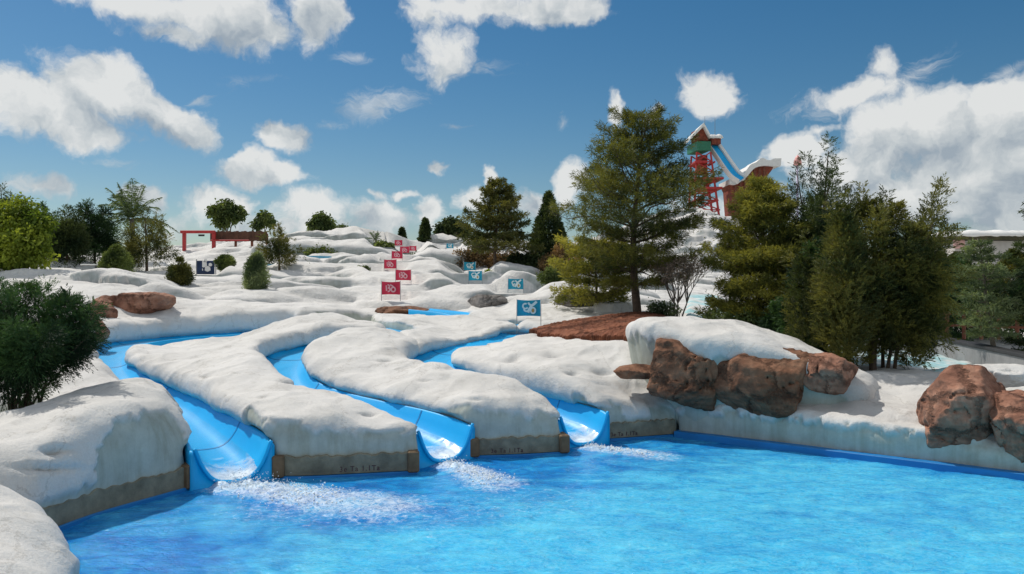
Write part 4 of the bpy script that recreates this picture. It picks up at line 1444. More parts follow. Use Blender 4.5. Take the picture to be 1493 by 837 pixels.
# bare grey shrub
def twig_shrub(px, py, top, d, seed, label):
    f, H, d = stand(px, py, top, d)
    root = empty('bare_shrub', f); tag(root, label, 'shrub')
    r = random.Random(seed)
    mb = MB(); tips = []

    def grow(p, dr, ln, rad, lev):
        q = p + dr * ln
        mb.tube([p, (p + q) / 2 + np.array([r.uniform(-1, 1), r.uniform(-1, 1), 0]) * ln * .06, q], [rad, rad * .8, rad * .55], 5 if lev < 2 else 3, cap=False)
        if lev >= 3: tips.append((q, dr)); 
        if lev < 5:
            for _ in range(3 if lev else 6):
                nd = dr + np.array([r.uniform(-1, 1), r.uniform(-1, 1), r.uniform(-.25, .7)]) * (.55 if lev else .5)
                grow(q, nd / np.linalg.norm(nd), ln * r.uniform(.55, .8), rad * .58, lev + 1)
    for s in range(3):
        grow(np.array([r.uniform(-.15, .15), r.uniform(-.1, .1), -.1]), np.array([r.uniform(-.25, .25), r.uniform(-.2, .2), 1.0]), H * .27, .035, 0)
    mb.build('stems', M['bark_grey'], root)
    cr = Crown(seed)
    C = np.array([t[0] for t in tips]); D = np.array([t[1] for t in tips])
    sel = cr.r.random(len(C)) < .5
    cr.tufts(C[sel], D[sel], 2, .11, .03, .07, .8)
    cr.build('twigs', M['lf_twig'], root)


twig_shrub(992, 462, 345, 24.6, 4, 'nearly leafless grey-brown shrub right of the tall pine trunk')

# --- right-hand group
pine_tree('conifer', 'light yellow-green conifer behind the snow cap, left of the dark junipers', 1108, 482, 262, 22.6, 1.7, 'lf_yellow', 17, 8, .10, 11,
          prof=lambda t: (.9 + .25 * t if t < .35 else 1.05 * ((1 - t) / .65) ** .75), L=.15, W=.024, dens=2.0, tuft=13)
outline_tree('juniper', 'dark juniper with the highest pair of spiky tips, behind the yellow-green conifer', 'tree', 1190, 505, 22.4,
             [(1150, 262), (1163, 236), (1158, 270), (1176, 246), (1190, 212), (1197, 203), (1218, 233), (1212, 246), (1236, 276), (1143, 310), (1135, 360), (1180, 290), (1206, 280), (1225, 320), (1250, 300), (1160, 330), (1128, 420), (1245, 400)],
             .08, 'lf_pine_dark', 7000, 8, .10, .023, inner=16, depth=.22, seed=12, stems=4, gap=.08, twig=.25, tipR=.7,
             core=[(1190, 500, 1190, 290, .16, 2000), (1150, 500, 1150, 340, .12, 1200), (1230, 500, 1228, 330, .12, 1200)])
outline_tree('juniper', 'widest juniper, brownish green, its dark trunks at the edge of the snow bank', 'tree', 1285, 548, 18.8,
             [(1150, 430), (1160, 375), (1176, 335), (1196, 300), (1216, 288), (1237, 274), (1256, 288), (1272, 263), (1284, 280), (1302, 276), (1326, 292), (1345, 312), (1355, 285), (1371, 264), (1378, 268), (1376, 335), (1384, 328), (1390, 395), (1386, 450), (1372, 500), (1350, 525), (1190, 515), (1165, 478), (1230, 340), (1310, 340), (1270, 330)],
             .085, 'lf_yew', 9500, 8, .095, .023, inner=30, depth=.24, seed=13, stems=6, gap=.06, twig=.24, tipR=.62,
             core=[(1285, 520, 1275, 295, .19, 2600), (1215, 520, 1210, 320, .14, 1800), (1345, 520, 1340, 330, .13, 1700), (1180, 510, 1175, 380, .11, 900), (1250, 535, 1245, 400, .14, 1200), (1320, 535, 1320, 400, .13, 1200), (1235, 520, 1236, 300, .13, 1500), (1312, 510, 1310, 300, .13, 1500)])
outline_tree('juniper', 'low dark juniper filling the gap between the other junipers above the snow cap', 'tree', 1195, 525, 20.2,
             [(1120, 470), (1130, 430), (1150, 395), (1175, 360), (1200, 350), (1225, 355), (1250, 380), (1270, 420), (1270, 480), (1160, 500), (1230, 515)],
             .12, 'lf_jun', 9000, 4, .14, .036, inner=14, depth=.25, seed=14, stems=4, gap=.16)
pine_tree('small_tree', 'pale grey-green tree with a thin leaning trunk on the right', 1452, 488, 348, 31, 1.75, 'lf_grey', 11, 7, .28, 15,
          prof=lambda t: .75 + .45 * t - 1.1 * t * t, L=.17, W=.036, dens=1.3, lean=-.16, upturn=.0, bark='bark_grey')
pine_tree('pine_tree', 'dark pine leaning into the picture at the right edge, high above the deck', 1528, 470, 245, 30, 1.35, 'lf_pine_dark', 13, 6, .1, 16, prof=lambda t: (1 - t) ** .35, L=.2, W=.04, dens=1.4)
for k, (px, tp, d, w, mat, lab) in enumerate([(1395, 372, 42, .55, 'lf_pine_dark', 'dark bushy tree directly behind the pale leaning tree, on its left'), (1478, 366, 46, .5, 'lf_yew', 'olive bushy tree at the right edge behind the pale leaning tree'), (1345, 340, 40, .45, 'lf_jun', 'dark tree behind the widest juniper, only its right side showing'), (1540, 380, 40, .5, 'lf_jun', 'dark tree beyond the right edge behind the deck railing')]):
    plume_tree('bushy_tree', lab, 'tree', px, 470, tp, d, [(0, .02, 0, 1, 0, w * .75, 2, _egg), (-.3, .02, -.34, .8, .05, w * .6, 1, _egg), (.3, .02, .34, .75, .05, w * .6, 1, _egg)], mat, 5200, 4, .24, .075, group='bushy trees behind the right bank', gap=.06, seed=20 + k, stems=3)

# --- left-hand group
outline_tree('juniper', 'dark green juniper with bare leaning trunks in the left foreground', 'shrub', 30, 616, 13.3,
             [(-90, 440), (-60, 425), (-25, 414), (5, 420), (24, 411), (46, 421), (70, 415), (84, 432), (108, 430), (140, 445), (124, 460), (146, 476), (128, 498), (112, 522), (96, 540), (70, 552), (40, 545), (10, 552), (-30, 545), (-70, 540), (60, 470), (20, 470), (90, 480), (118, 478), (100, 455)],
             .11, 'lf_jun', 10500, 8, .072, .015, inner=34, depth=.40, seed=30, stems=14, gap=.10, root_z=.42, nz=3.0, twig=.20,
             core=[(40, 540, 30, 420, .30, 1700), (80, 525, 95, 437, .24, 1200), (-30, 540, -40, 425, .32, 1300), (25, 590, 20, 500, .26, 700)])
broad_tree('leafy_tree', 'bright yellow-green leafy tree at the left edge', 18, 412, 285, 33, [(0, 0, .55, .32), (-.35, .1, .5, .34), (.25, -.1, .42, .27), (.05, .1, .80, .22), (.38, 0, .66, .16), (-.4, 0, .84, .25), (.1, -.1, .24, .26), (-.3, -.1, .22, .28), (.34, -.05, .22, .18)], 'lf_broad', 6500, .17, .10, 31, gap=.1)
for k, (px, by, d, tips, mat, lab) in enumerate([(98, 408, 42, [(72, 340), (78, 312), (90, 302), (103, 306), (112, 315), (118, 345), (80, 380), (115, 385)], 'lf_pine_dark', 'dark conifer right behind the bright leafy tree'),
                                        (138, 408, 44, [(112, 330), (122, 300), (136, 296), (147, 308), (160, 304), (168, 325), (172, 360), (110, 375), (168, 390)], 'lf_jun', 'dark conifer standing between the palm and the bright leafy tree'),
                                        (60, 404, 46, [(30, 340), (45, 310), (60, 300), (74, 312), (84, 350), (40, 375), (80, 380)], 'lf_jun', 'dark conifer mostly hidden by the bright leafy tree'),
                                        (8, 400, 50, [(-20, 320), (-8, 284), (6, 272), (20, 282), (30, 310), (-10, 350), (28, 350)], 'lf_pine_dark', 'dark treetop rising over the bright leafy tree')]):
    outline_tree('dark_conifer', lab, 'tree', px, by, d, tips, .15, mat, 3200, 6, .15, .045, inner=12, twig=.38, core=[(px, by + 4, px, min(t[1] for t in tips) + 22, .30, 900)], depth=.3, seed=40 + k, group='dark conifers behind the left bank', stems=1, gap=.1)
outline_tree('small_tree', 'brownish wispy tree with a thin trunk, left of the round bushes', 'tree', 214, 402, 40,
             [(182, 350), (190, 328), (202, 312), (213, 305), (226, 312), (240, 322), (250, 345), (256, 368), (180, 378), (235, 380), (200, 385)],
             .12, 'lf_yew', 2600, 6, .13, .035, inner=12, depth=.35, seed=50, stems=1, gap=.14, twig=.32)
outline_tree('small_tree', 'small olive tree with a bare thin trunk above the turquoise pool strip', 'tree', 407, 402, 44,
             [(376, 358), (385, 343), (396, 334), (407, 329), (416, 336), (424, 350), (440, 362), (446, 374), (380, 374), (425, 380)],
             .10, 'lf_yew', 1500, 6, .14, .04, inner=8, depth=.35, seed=51, stems=1, gap=.16, twig=.30)
plume_tree('small_tree', 'smallest dark round-headed tree, behind the conical bush', 'tree', 328, 410, 374, None,
           [(0, .3, 0, 1, 0, .42, 1, _ball)], 'lf_bush', 1600, 4, .12, .05, gap=.15, seed=52, nz=2)
plume_tree('round_bush', 'large grey-green rounded bush left of the yellow-green one', 'shrub', 170, 418, 360, 35, [(0, -.05, 0, 1, 0, .52, 1, _egg), (-.18, 0, -.2, .8, 0, .4, .6, _egg)], 'lf_bush', 3600, 4, .11, .035, group='clipped bushes on the left bank', gap=.02, seed=53, trunk=True)
plume_tree('round_bush', 'yellow-green rounded bush, middle one of the clipped bushes', 'shrub', 262, 427, 378, 34, [(0, -.05, 0, 1, 0, .47, 1, _egg)], 'lf_yew', 3000, 4, .11, .035, group='clipped bushes on the left bank', gap=.04, seed=54)
plume_tree('cone_bush', 'dense egg-shaped bush throwing a shadow on the snow', 'shrub', 373, 431, 374, 32.2, [(0, -.05, 0, 1.02, 0, .35, 1, _egg), (.05, .1, .06, 1.08, 0, .18, .3, _spire), (-.1, .1, -.12, .9, 0, .2, .3, _spire)], 'lf_grey', 4600, 4, .13, .026, group='clipped bushes on the left bank', gap=.0, seed=55)


def palm(name, label, px, py, top, d, nf, fl, seed, trunk_frac=.62, group=None):
    f, H, d = stand(px, py, top, d)
    root = empty(name, f); tag(root, label, 'palm', group)
    mb = MB()
    mb.tube([(0, 0, -.1), (.02 * H, 0, H * .35), (0, 0, H * trunk_frac)], [.04 * H, .03 * H, .03 * H], 8)
    mb.build('trunk', M['bark_grey'], root, smooth=True)
    cr = Crown(seed); r = cr.r
    for k in range(nf):
        a = r.uniform(0, 6.28); el = r.uniform(.15, 1.35)
        ln = fl * H * r.uniform(.8, 1.1)
        s = np.linspace(.05, 1, 26)
        dr = np.array([math.cos(a), math.sin(a), 0])
        pts = np.array([0, 0, H * trunk_frac]) + dr * (ln * s * math.cos(el))[:, None] + np.array([0, 0, 1]) * (ln * (s * math.sin(el) - .55 * s * s * math.cos(el)))[:, None]
        tg = np.gradient(pts, axis=0)
        side = np.cross(unit(tg), [0, 0, 1]); side = unit(side)
        for sg in (-1, 1):
            cr.add(pts, side * sg + unit(tg) * .7, ln * .26 * np.sin(s * 2.6 + .35), .03 * H * .5, np.full(len(s), r.uniform(.2, .9)), .35)
        cr.add(pts[:-1], np.diff(pts, axis=0), ln / 22, .015 * H, np.full(len(s) - 1, .3), 0)
    cr.build('fronds', M['lf_palm'], root)
    return root


palm('palm_tree', 'grey-green palm with feathery fronds above the dark conifers on the left', 192, 400, 278, 46, 34, .62, 60)
palm('palm_tree', 'small spiky palm on the skyline left of the far red banners', 547, 362, 331, 68, 22, .62, 61, .35)
# far trees on the skyline
FT = 'trees on the far skyline'
broad_tree('leafy_tree', 'round-topped tree rising behind the red gate frame', 330, 352, 290, 82, [(0, 0, .82, .17), (-.22, 0, .72, .15), (.2, 0, .70, .17), (.05, 0, .60, .14), (-.1, 0, .5, .12)], 'lf_bush', 1700, .35, .24, 62, FT, gap=.28)
broad_tree('leafy_tree', 'thin sparse tree on the skyline right of the red gate frame', 385, 352, 306, 84, [(0, 0, .8, .15), (.15, 0, .65, .13), (-.18, 0, .55, .12)], 'lf_bush', 800, .35, .22, 63, FT, gap=.38)
broad_tree('leafy_tree', 'dark round tree on the skyline, left of the snow-roofed shed', 468, 362, 310, 84, [(0, 0, .75, .24), (-.18, 0, .55, .22), (.2, 0, .55, .24), (.08, 0, .35, .25)], 'lf_bush', 2000, .35, .24, 64, FT, gap=.12)
broad_tree('leafy_tree', 'low tree on the skyline directly behind the snow-roofed shed', 497, 360, 328, 88, [(0, 0, .6, .36), (.35, 0, .5, .3), (-.3, 0, .5, .3)], 'lf_bush', 1200, .32, .22, 65, FT, gap=.1)
plume_tree('cypress', 'narrow dark cypress on the skyline right of the far red banners', 'tree', 620, 366, 321, 86, [(0, 0, 0, 1, 0, .30, 1, _cone)], 'lf_pine_dark', 1500, 4, .35, .12, group=FT, gap=.02, seed=66)
broad_tree('leafy_tree', 'broad dark tree on the skyline beside the narrow cypress', 657, 368, 317, 88, [(0, 0, .72, .26), (-.3, 0, .5, .28), (.3, 0, .58, .28), (.05, 0, .3, .34), (.6, 0, .4, .3), (-.5, 0, .3, .25)], 'lf_pine_dark', 2000, .38, .24, 67, FT, gap=.05)
plume_tree('conifer', 'tiny dark conifer peeking out behind the far red banners', 'tree', 586, 362, 334, 88, [(0, 0, 0, 1, 0, .28, 1, _cone)], 'lf_pine_dark', 900, 4, .32, .12, group=FT, gap=.05, seed=68)
broad_tree('shrub', 'low dark shrub on the snow below the skyline palm', 560, 372, 356, None, [(-.9, 0, .5, .7), (.0, 0, .5, .7), (.9, 0, .4, .6)], 'lf_bush', 900, .24, .14, 69, cat='shrub')
broad_tree('shrub', 'flat dark shrub in the snow left of the biggest crimson banner', 529, 409, 396, None, [(-.8, 0, .4, .6), (.0, 0, .5, .7), (.8, 0, .4, .6)], 'lf_bush', 900, .12, .08, 70, cat='shrub')
broad_tree('shrub', 'dark shrub beside the pale blue pool at mid-slope on the left', 466, 378, 360, None, [(-.5, 0, .5, .5), (.2, 0, .6, .5), (.8, 0, .4, .4)], 'lf_bush', 900, .2, .12, 71, cat='shrub')
broad_tree('shrub', 'rusty shrub under the feathery pine behind the turquoise banners', 690, 392, 362, None, [(-.6, 0, .5, .5), (.1, 0, .6, .55), (.9, 0, .5, .5), (1.7, .1, .5, .5)], 'lf_rust', 1500, .2, .12, 72, cat='shrub')
broad_tree('shrub', 'dark shrub at the foot of the pointed conifer', 770, 398, 372, 47, [(-.9, 0, .5, .6), (.0, 0, .5, .6), (.9, 0, .5, .6)], 'lf_pine_dark', 1800, .2, .12, 73, cat='shrub')
broad_tree('shrub', 'bright yellow-green tuft of a shrub by the feathery pine trunk', 712, 412, 396, None, [(0, 0, .5, .5), (-.4, 0, .4, .4)], 'lf_broad', 500, .12, .06, 74, cat='shrub')
broad_tree('shrub', 'thin dark bush between the far crimson banners', 604, 386, 377, None, [(-1, 0, .4, .6), (0, 0, .5, .7), (1, 0, .4, .6)], 'lf_pine_dark', 700, .2, .1, 75, cat='shrub')
broad_tree('shrub', 'low green shrub under the light yellow-green conifer', 1068, 485, 448, 21.5, [(-.5, 0, .5, .5), (.3, 0, .5, .5)], 'lf_bush', 1200, .1, .06, 76, cat='shrub')
broad_tree('shrub', 'small grey-green shrub between the bare shrub and the tall pine trunk', 965, 464, 432, 24.6, [(-.2, 0, .5, .4), (.3, 0, .45, .4)], 'lf_grey', 800, .09, .04, 77, cat='shrub')

# ------------------------------------------------------------------ slalom banners
def ribbon(pts, w, y, n=1):
    """flat stroke of width w in the x-z plane at depth y"""
    pts = np.asarray(pts, float)
    tg = np.gradient(pts, axis=0); tg /= np.linalg.norm(tg, axis=1)[:, None] + 1e-9
    nr = np.stack([-tg[:, 1], tg[:, 0]], 1)
    a, b = pts + nr * w / 2, pts - nr * w / 2
    V = []
    for p, q in zip(a, b): V += [(p[0], y, p[1]), (q[0], y, q[1]), (p[0], y + .006, p[1]), (q[0], y + .006, q[1])]
    F = []
    for i in range(len(pts) - 1):
        k = 4 * i
        F += [[k, k + 1, k + 5, k + 4], [k + 2, k + 6, k + 7, k + 3], [k, k + 4, k + 6, k + 2], [k + 1, k + 3, k + 7, k + 5]]
    F += [[0, 2, 3, 1], [4 * len(pts) - 4, 4 * len(pts) - 3, 4 * len(pts) - 1, 4 * len(pts) - 2]]
    return V, F


def arc(cx, cz, r, a0, a1, n=14, sx=1.0):
    return [(cx + sx * r * math.cos(math.radians(a)), cz + r * math.sin(math.radians(a))) for a in np.linspace(a0, a1, n)]


def flag_proto(kind):
    W, Hh = .70, .50
    root = empty('slalom_flag', (0, 0, 0))
    for sx in (-1, 1):
        m = MB(); m.tube([(sx * (W / 2 + .012), 0, -2.0), (sx * (W / 2 + .012), 0, Hh / 2 + .03)], [.011, .011], 7)
        m.build('pole', M['steel'], root, smooth=True)
    nx, nz = 18, 10
    V, F = [], []
    for i in range(nx + 1):
        for j in range(nz + 1):
            u, v = i / nx, j / nz
            sag = .025 * math.sin(math.pi * u) * (1 if j == nz else (.6 if j > nz - 3 else (-.5 if j == 0 else 0)))
            V.append((-W / 2 + W * u, .030 * math.sin(u * 8 + v * 2.5) * math.sin(math.pi * u) ** .5 + .012 * math.sin(v * 7 + u * 3) * math.sin(math.pi * u), -Hh / 2 + Hh * v - sag))
    k = (nx + 1) * (nz + 1)
    V += [(x, y + .004, z) for x, y, z in V]
    for i in range(nx):
        for j in range(nz):
            a = i * (nz + 1) + j; b = a + nz + 1
            F.append([a, b, b + 1, a + 1]); F.append([k + a, k + a + 1, k + b + 1, k + b])
    bn = add_mesh('banner', V, F, M['flag_' + kind], root, smooth=True)
    e = MB()
    yo = -.046
    if kind == 'blue':
        e.add(*ribbon(arc(-.10, .055, .075, 60, 330), .05, yo))
        e.add(*ribbon(arc(-.07, -.03, .07, 150, 330), .05, yo - .001))
        e.add(*ribbon([(-.02, -.14), (.02, -.03), (.08, .06), (.17, .13), (.24, .19)], .075, yo - .002))
        e.add(*ribbon([(-.02, .16), (.03, .10), (.09, .07)], .06, yo - .003))
        e.add(*ribbon(arc(.13, -.075, .085, 0, 360, 20, .8), .045, yo - .004))
        e.build('emblem', M['emb_white'], bn)
        m = MB(); m.add(*ribbon([(.13, -.13), (.13, -.02)], .07, yo + .003)); m.build('emblem_centre', M['emb_gold'], bn)
    else:
        e.add(*ribbon([(-.17, .10), (-.155, -.11)], .055, yo))
        e.add(*ribbon(arc(-.11, .055, .065, -90, 100), .05, yo - .001))
        e.add(*ribbon(arc(-.10, -.055, .075, -100, 90), .055, yo - .002))
        e.add(*ribbon([(-.02, .13), (.06, .08), (.13, .02)], .055, yo - .003))
        e.add(*ribbon(arc(.10, -.055, .085, 0, 360, 20, .9), .055, yo - .004))
        e.build('emblem', M['emb_pink'], bn)
    return root


def copy_tree(o, parent=None):
    c = o.copy(); COL.objects.link(c)
    if parent is not None: c.parent = parent
    for ch in list(o.children): copy_tree(ch, c)
    return c


REDS = [(570, 420, 27, 'biggest crimson banner, lowest on the slope'), (588, 401, 22, 'second crimson banner up the slope, right of the biggest one'), (569, 385, 18.5, 'third crimson banner up the slope, straight above the biggest one'),
        (579, 371.5, 15.5, 'fourth crimson banner up the slope'), (590, 364, 13.5, 'fifth crimson banner up the slope, just under the topmost one'), (581, 354, 11.5, 'topmost crimson banner against the sky'), (602, 362, 10, 'tiny crimson banner at the right end of the far cluster'), (566, 355, 10, 'tiny crimson banner beside the skyline palm')]
BLUES = [(771, 449, 34, 'biggest turquoise banner, lowest on the slope beside the mulch'), (752, 414, 22, 'second turquoise banner, above the biggest one'), (693, 402, 20, 'third turquoise banner, against the drift left of the pine trunk'), (685, 388, 17, 'fourth turquoise banner, overlapping the third from above'), (656, 358.5, 10, 'topmost turquoise banner on the skyline drift')]
for kind, rows, grp in (('red', REDS, 'crimson slalom banners'), ('blue', BLUES, 'turquoise slalom banners')):
    proto = flag_proto(kind)
    for k, (px, py, w, lab) in enumerate(rows):
        o = proto if k == 0 else copy_tree(proto)
        d = min(.70 * FPX / w, 82)
        p = P(px, py, d)
        o.location = p
        o.rotation_euler = (0, 0, .12 * math.sin(k * 2.3) - .08)
        tag(o, lab, 'banner', grp)

# ------------------------------------------------------------------ red gate on the hill crest
dg_ = 66.0
root = empty('gate_frame', P(312, 356, dg_)); tag(root, 'red gate frame with a brown plank canopy on the hill crest', 'gate')
b0 = P(312, 356, dg_)
def G(px, py, dy=0.0): return P(px, py, dg_) + np.array([0, dy, 0]) - b0
for px, dy in ((268, 0), (311, 0)):
    m = MB(); a, b = G(px, 366, dy), G(px + 1.5, 337, dy); m.box((a + b) / 2, (.26, .26, np.linalg.norm(b - a)), 0, .02); m.build('post', M['red'], root)
m = MB(); a, b = G(264, 338.5, -.1), G(314, 338, -.1); m.box((a + b) / 2, (abs(b[0] - a[0]), .24, .24), 0, .02); m.build('beam', M['red'], root)
m = MB(); a, b = G(308, 351, -.12), G(364, 350.5, -.12); m.box((a + b) / 2, (abs(b[0] - a[0]), .14, .13), 0, .02); m.build('rail', M['red'], root)
m = MB()
for k in range(22):
    x = G(306 + k * 3.8, 344)
    m.box((x[0], .35 + .02 * (k % 2), x[2]), (.212, .05, .82 + .07 * math.sin(k * 2.1)), 0, .01)
m.build('plank_panel', plain('brown_planks', (.105, .05, .03), .8, .4, 2), root)
for px in (340, 364, 386):
    m = MB(); a, b = G(px, 366, .6), G(px, 340, .6); m.box((a + b) / 2, (.18, .18, np.linalg.norm(b - a)), 0, .02); m.build('canopy_post', M['wood'], root)
m = MB(); x = G(293, 343); m.box((x[0], .1, x[2]), (.5, .1, .16), 0, .02); m.build('hanging_lamp', M['dark'], root)

# shed with a snow roof on the skyline
def gable(mb, c, sx, sy, z0, z1, over=0.0):
    x, y = sx / 2 + over, sy / 2 + over
    V = [(-x, -y, z0), (x, -y, z0), (x, y, z0), (-x, y, z0), (-x, 0, z1), (x, 0, z1)]
    mb.add(np.array(V) + np.array(c), [[0, 1, 5, 4], [2, 3, 4, 5], [0, 4, 3], [1, 2, 5], [3, 2, 1, 0]])


def soft_roof(sx, sy, h, seed):
    """thick lumpy layer of snow with rounded rim"""
    nx, ny = 28, 14
    V = []
    for i in range(nx + 1):
        for j in range(ny + 1):
            u, v = 2 * i / nx - 1, 2 * j / ny - 1
            e = (1 - abs(u) ** 6) ** .5 * (1 - abs(v) ** 4) ** .5
            V.append((u * sx / 2, v * sy / 2, h * e))
    V = np.array(V)
    V[:, 2] *= 1 + .35 * fbm(V * 1.1 + seed, 3, seed)
    k = len(V)
    B = V.copy(); B[:, 2] = -.12 - .18 * np.abs(fbm(B * np.array([1.4, 1.4, 0]) + seed, 2, seed + 1)) * (np.abs(B[:, 1]) > sy * .42)
    F = []
    for i in range(nx):
        for j in range(ny):
            a = i * (ny + 1) + j; b = a + ny + 1
            F += [[a, b, b + 1, a + 1], [k + a, k + a + 1, k + b + 1, k + b]]
    for i in range(nx):
        a, b = i * (ny + 1), (i + 1) * (ny + 1)
        F += [[a, k + a, k + b, b], [a + ny, b + ny, k + b + ny, k + a + ny]]
    for j in range(ny):
        a = nx * (ny + 1)
        F += [[j, j + 1, k + j + 1, k + j], [a + j, k + a + j, k + a + j + 1, a + j + 1]]
    return np.vstack([V, B]), F


c = P(487, 360, 80); c[2] = float(hill_z(c[0], c[1])[0])
root = empty('shed', c); tag(root, 'small pale shed under a snow roof on the far skyline', 'shed')
topz = CAMH - (349 - CY) * 80 / FPX - c[2]
m = MB(); m.box((0, 0, topz * .5 - .3), (2.1, 2.0, topz + .2), 0, .03); m.build('wall', M['white'], root)
m = MB(); m.box((.2, -1.02, topz * .5), (.5, .06, .7), 0, .0); m.build('window', M['navy'], root)
V, F = soft_roof(2.9, 2.6, .32, 3); o = add_mesh('snow_roof', V + np.array([0, 0, topz - .1]), F, M['white'], root)

# navy panel, bins, utility box
d = ground_hit(300, 402) or 45
c = P(300, 402, d)
root = empty('sign_board', c); tag(root, 'dark navy board with white shapes under the hill crest on the left', 'sign')
s = d / FPX
m = MB(); m.box((0, 0, 12 * s), (25 * s, .08, 20 * s), .05, .02); m.build('board', M['navy'], root)
for sx in (-1, 1):
    m = MB(); m.tube([(sx * 14 * s, .06, -.3), (sx * 14 * s, .06, 24 * s)], [.03, .03], 6); m.build('post', M['steel'], root)
m = MB()
for cx, cz, r in ((-3, 17, 5), (3, 10, 4.2), (-6, 9, 2.4), (7, 16, 2.6), (0, 22, 2.4)):
    n = 12
    V = [(cx * s + r * s * math.cos(6.283 * k / n) * (1 + .2 * math.sin(3 * k)), -.05, cz * s + r * s * math.sin(6.283 * k / n)) for k in range(n)]
    V += [(x, -.035, z) for x, _, z in V]
    m.add(V, [list(range(n))] + [[k, n + k, n + (k + 1) % n, (k + 1) % n] for k in range(n)])
m.build('white_shapes', M['white'], root)

for px, py, lab in ((373, 378, 'left one of two blue barrels behind the egg-shaped bush'), (391, 379, 'right one of two blue barrels, under the small olive tree')):
    d = ground_hit(px, py + 8) or 50
    s = d / FPX
    c = P(px, py + 7, d)
    root = empty('blue_barrel', c); tag(root, lab, 'barrel', 'blue barrels on the hill')
    zz = np.array([-.1, 0.3, 1, 3, 7, 11, 13, 13.6, 13.6]) * s; rr = np.array([4.0, 4.3, 4.4, 4.7, 4.9, 4.7, 4.4, 4.2, .01]) * s
    m = MB(); m.tube(np.c_[np.zeros(9), np.zeros(9), zz], rr, 14); m.build('drum', M['bluebin'], root, smooth=True)
    for z in (3.5, 10):
        m = MB(); m.tube([(0, 0, z * s - .02), (0, 0, z * s + .02)], [5.15 * s] * 2, 14); m.build('hoop', M['bluebin'], root, smooth=True)

d = 34; c = P(130, 405, d); c[2] = float(hill_z(c[0], c[1])[0])
root = empty('utility_box', c); tag(root, 'small pale grey utility box between the dark conifers and the round bush', 'box')
m = MB(); m.box((0, 0, .17), (.52, .4, .40), .2, .03); m.build('cabinet', M['steel'], root)
m = MB(); m.box((0, 0, .39), (.58, .46, .05), .2, .02); m.build('lid', M['white'], root)

# pale turquoise plunge pools showing on the slope
def pond(px, py, wpx, hpx, lab):
    d = ground_hit(px, py) or 50
    c = P(px, py, d)
    w = wpx * d / FPX / 2
    n = 28
    V = [(math.cos(6.283 * k / n) * w * (1 + .12 * math.sin(k * 1.9)), math.sin(6.283 * k / n) * max(.9, w * .5), 0) for k in range(n)]
    zz = float(hill_z(c[0], c[1])[0]) + .10
    m = MB(); m.add([(x, y, 0.0) for x, y, _ in V] + [(x * 1.06, y * 1.06, -.8) for x, y, _ in V], [list(range(n))] + [[k, n + k, n + (k + 1) % n, (k + 1) % n] for k in range(n)])
    return tag(m.build('stream_pool', M['pond'], loc=(c[0], c[1], zz)), kind='structure')


M['pond'] = plain('pale_pool', (.10, .36, .52), .25, .15, 2)
pond(450, 383, 60, 6, '')
pond(412, 403, 40, 6, '')

# ------------------------------------------------------------------ slide tower and ski jump
DT = 130.0
foot = P(1036, 330, DT); foot[2] = float(T(np.array([foot[0]]), np.array([foot[1]]))[0]) - .5
root = empty('slide_tower', foot); tag(root, 'red lattice slide tower with a snow-roofed hut high above the trees', 'tower')
def Wd(px, py, dy=0.0): return P(px, py, DT) + np.array([0, dy, 0]) - foot
m = MB()
posts = [((1011, 0), (1016, 222)), ((1052, 0), (1036, 222))]
for dy in (0, 4.0):
    for (xb, _), (xt, yt) in posts:
        a = Wd(xb, 320, dy); a[2] = -.5
        m.tube([a, Wd(xt, yt, dy)], [.20, .15], 6)
    xs = lambda f, y: f
    ys = [222, 236, 250, 264, 278, 292, 306, 320]
    for q in range(len(ys) - 1):
        def xl(y): return 1016 - 5 * (y - 222) / 98
        def xr(y): return 1036 + 16 * (y - 222) / 98
        y0, y1 = ys[q], ys[q + 1]
        m.bar(Wd(xl(y0), y0, dy), Wd(xr(y1), y1, dy), .11); m.bar(Wd(xr(y0), y0, dy), Wd(xl(y1), y1, dy), .11)
        m.bar(Wd(xl(y1), y1, dy), Wd(xr(y1), y1, dy), .12)
for y in (236, 264, 292):
    for x in (1014, 1042): m.bar(Wd(x, y, 0), Wd(x, y, 4), .16)
m.build('lattice', M['red'], root)
for y, x0, x1 in ((238, 1012, 1030), (262, 1013, 1054), (276, 1018, 1052)):
    m = MB(); a, b = Wd(x0, y), Wd(x1, y - 3)
    m.box((a + b) / 2 + np.array([0, 1.8, 0]), (abs(b[0] - a[0]), 5, .35), 0, .05); m.build('platform', M['red'], root)
m = MB(); a = Wd(1023, 213); m.box(a + np.array([0, 2, 0]), (2.3, 4.6, 1.5), .15, .06); m.build('deck', M['green_paint'], root)
m = MB(); a = Wd(1028, 238); m.box(a + np.array([0, 2, 0]), (1.0, 2.4, 3.0), .1, .06); m.build('stair_shaft', M['brownred'], root)
m = MB(); a = Wd(1024, 196); m.box(a + np.array([0, 2, 0]), (1.7, 3.0, 1.9), .15, .05); m.build('hut_wall', M['brownred'], root)
m = MB()
a, t_, c_ = Wd(1005.5, 200), Wd(1025, 180), Wd(1034, 196)
V = []
for dy in (-.6, 4.6):
    for p in (a, t_, c_): V.append(p + np.array([0, dy, 0]))
    for p in (a, t_, c_): V.append(p + np.array([0, dy, -.55]))
F = [[0, 3, 4, 1], [1, 4, 5, 2], [6, 7, 10, 9], [7, 8, 11, 10], [0, 1, 7, 6], [1, 2, 8, 7], [3, 9, 10, 4], [4, 10, 11, 5], [0, 6, 9, 3], [2, 5, 11, 8]]
m.add(V, F); m.build('snow_roof', M['white'], root)
m = MB(); a = Wd(1046, 203); m.box(a + np.array([0, 2.4, 0]), (1.6, 2.4, 1.1), .1, .05); m.build('hut_wall', M['brownred'], root)
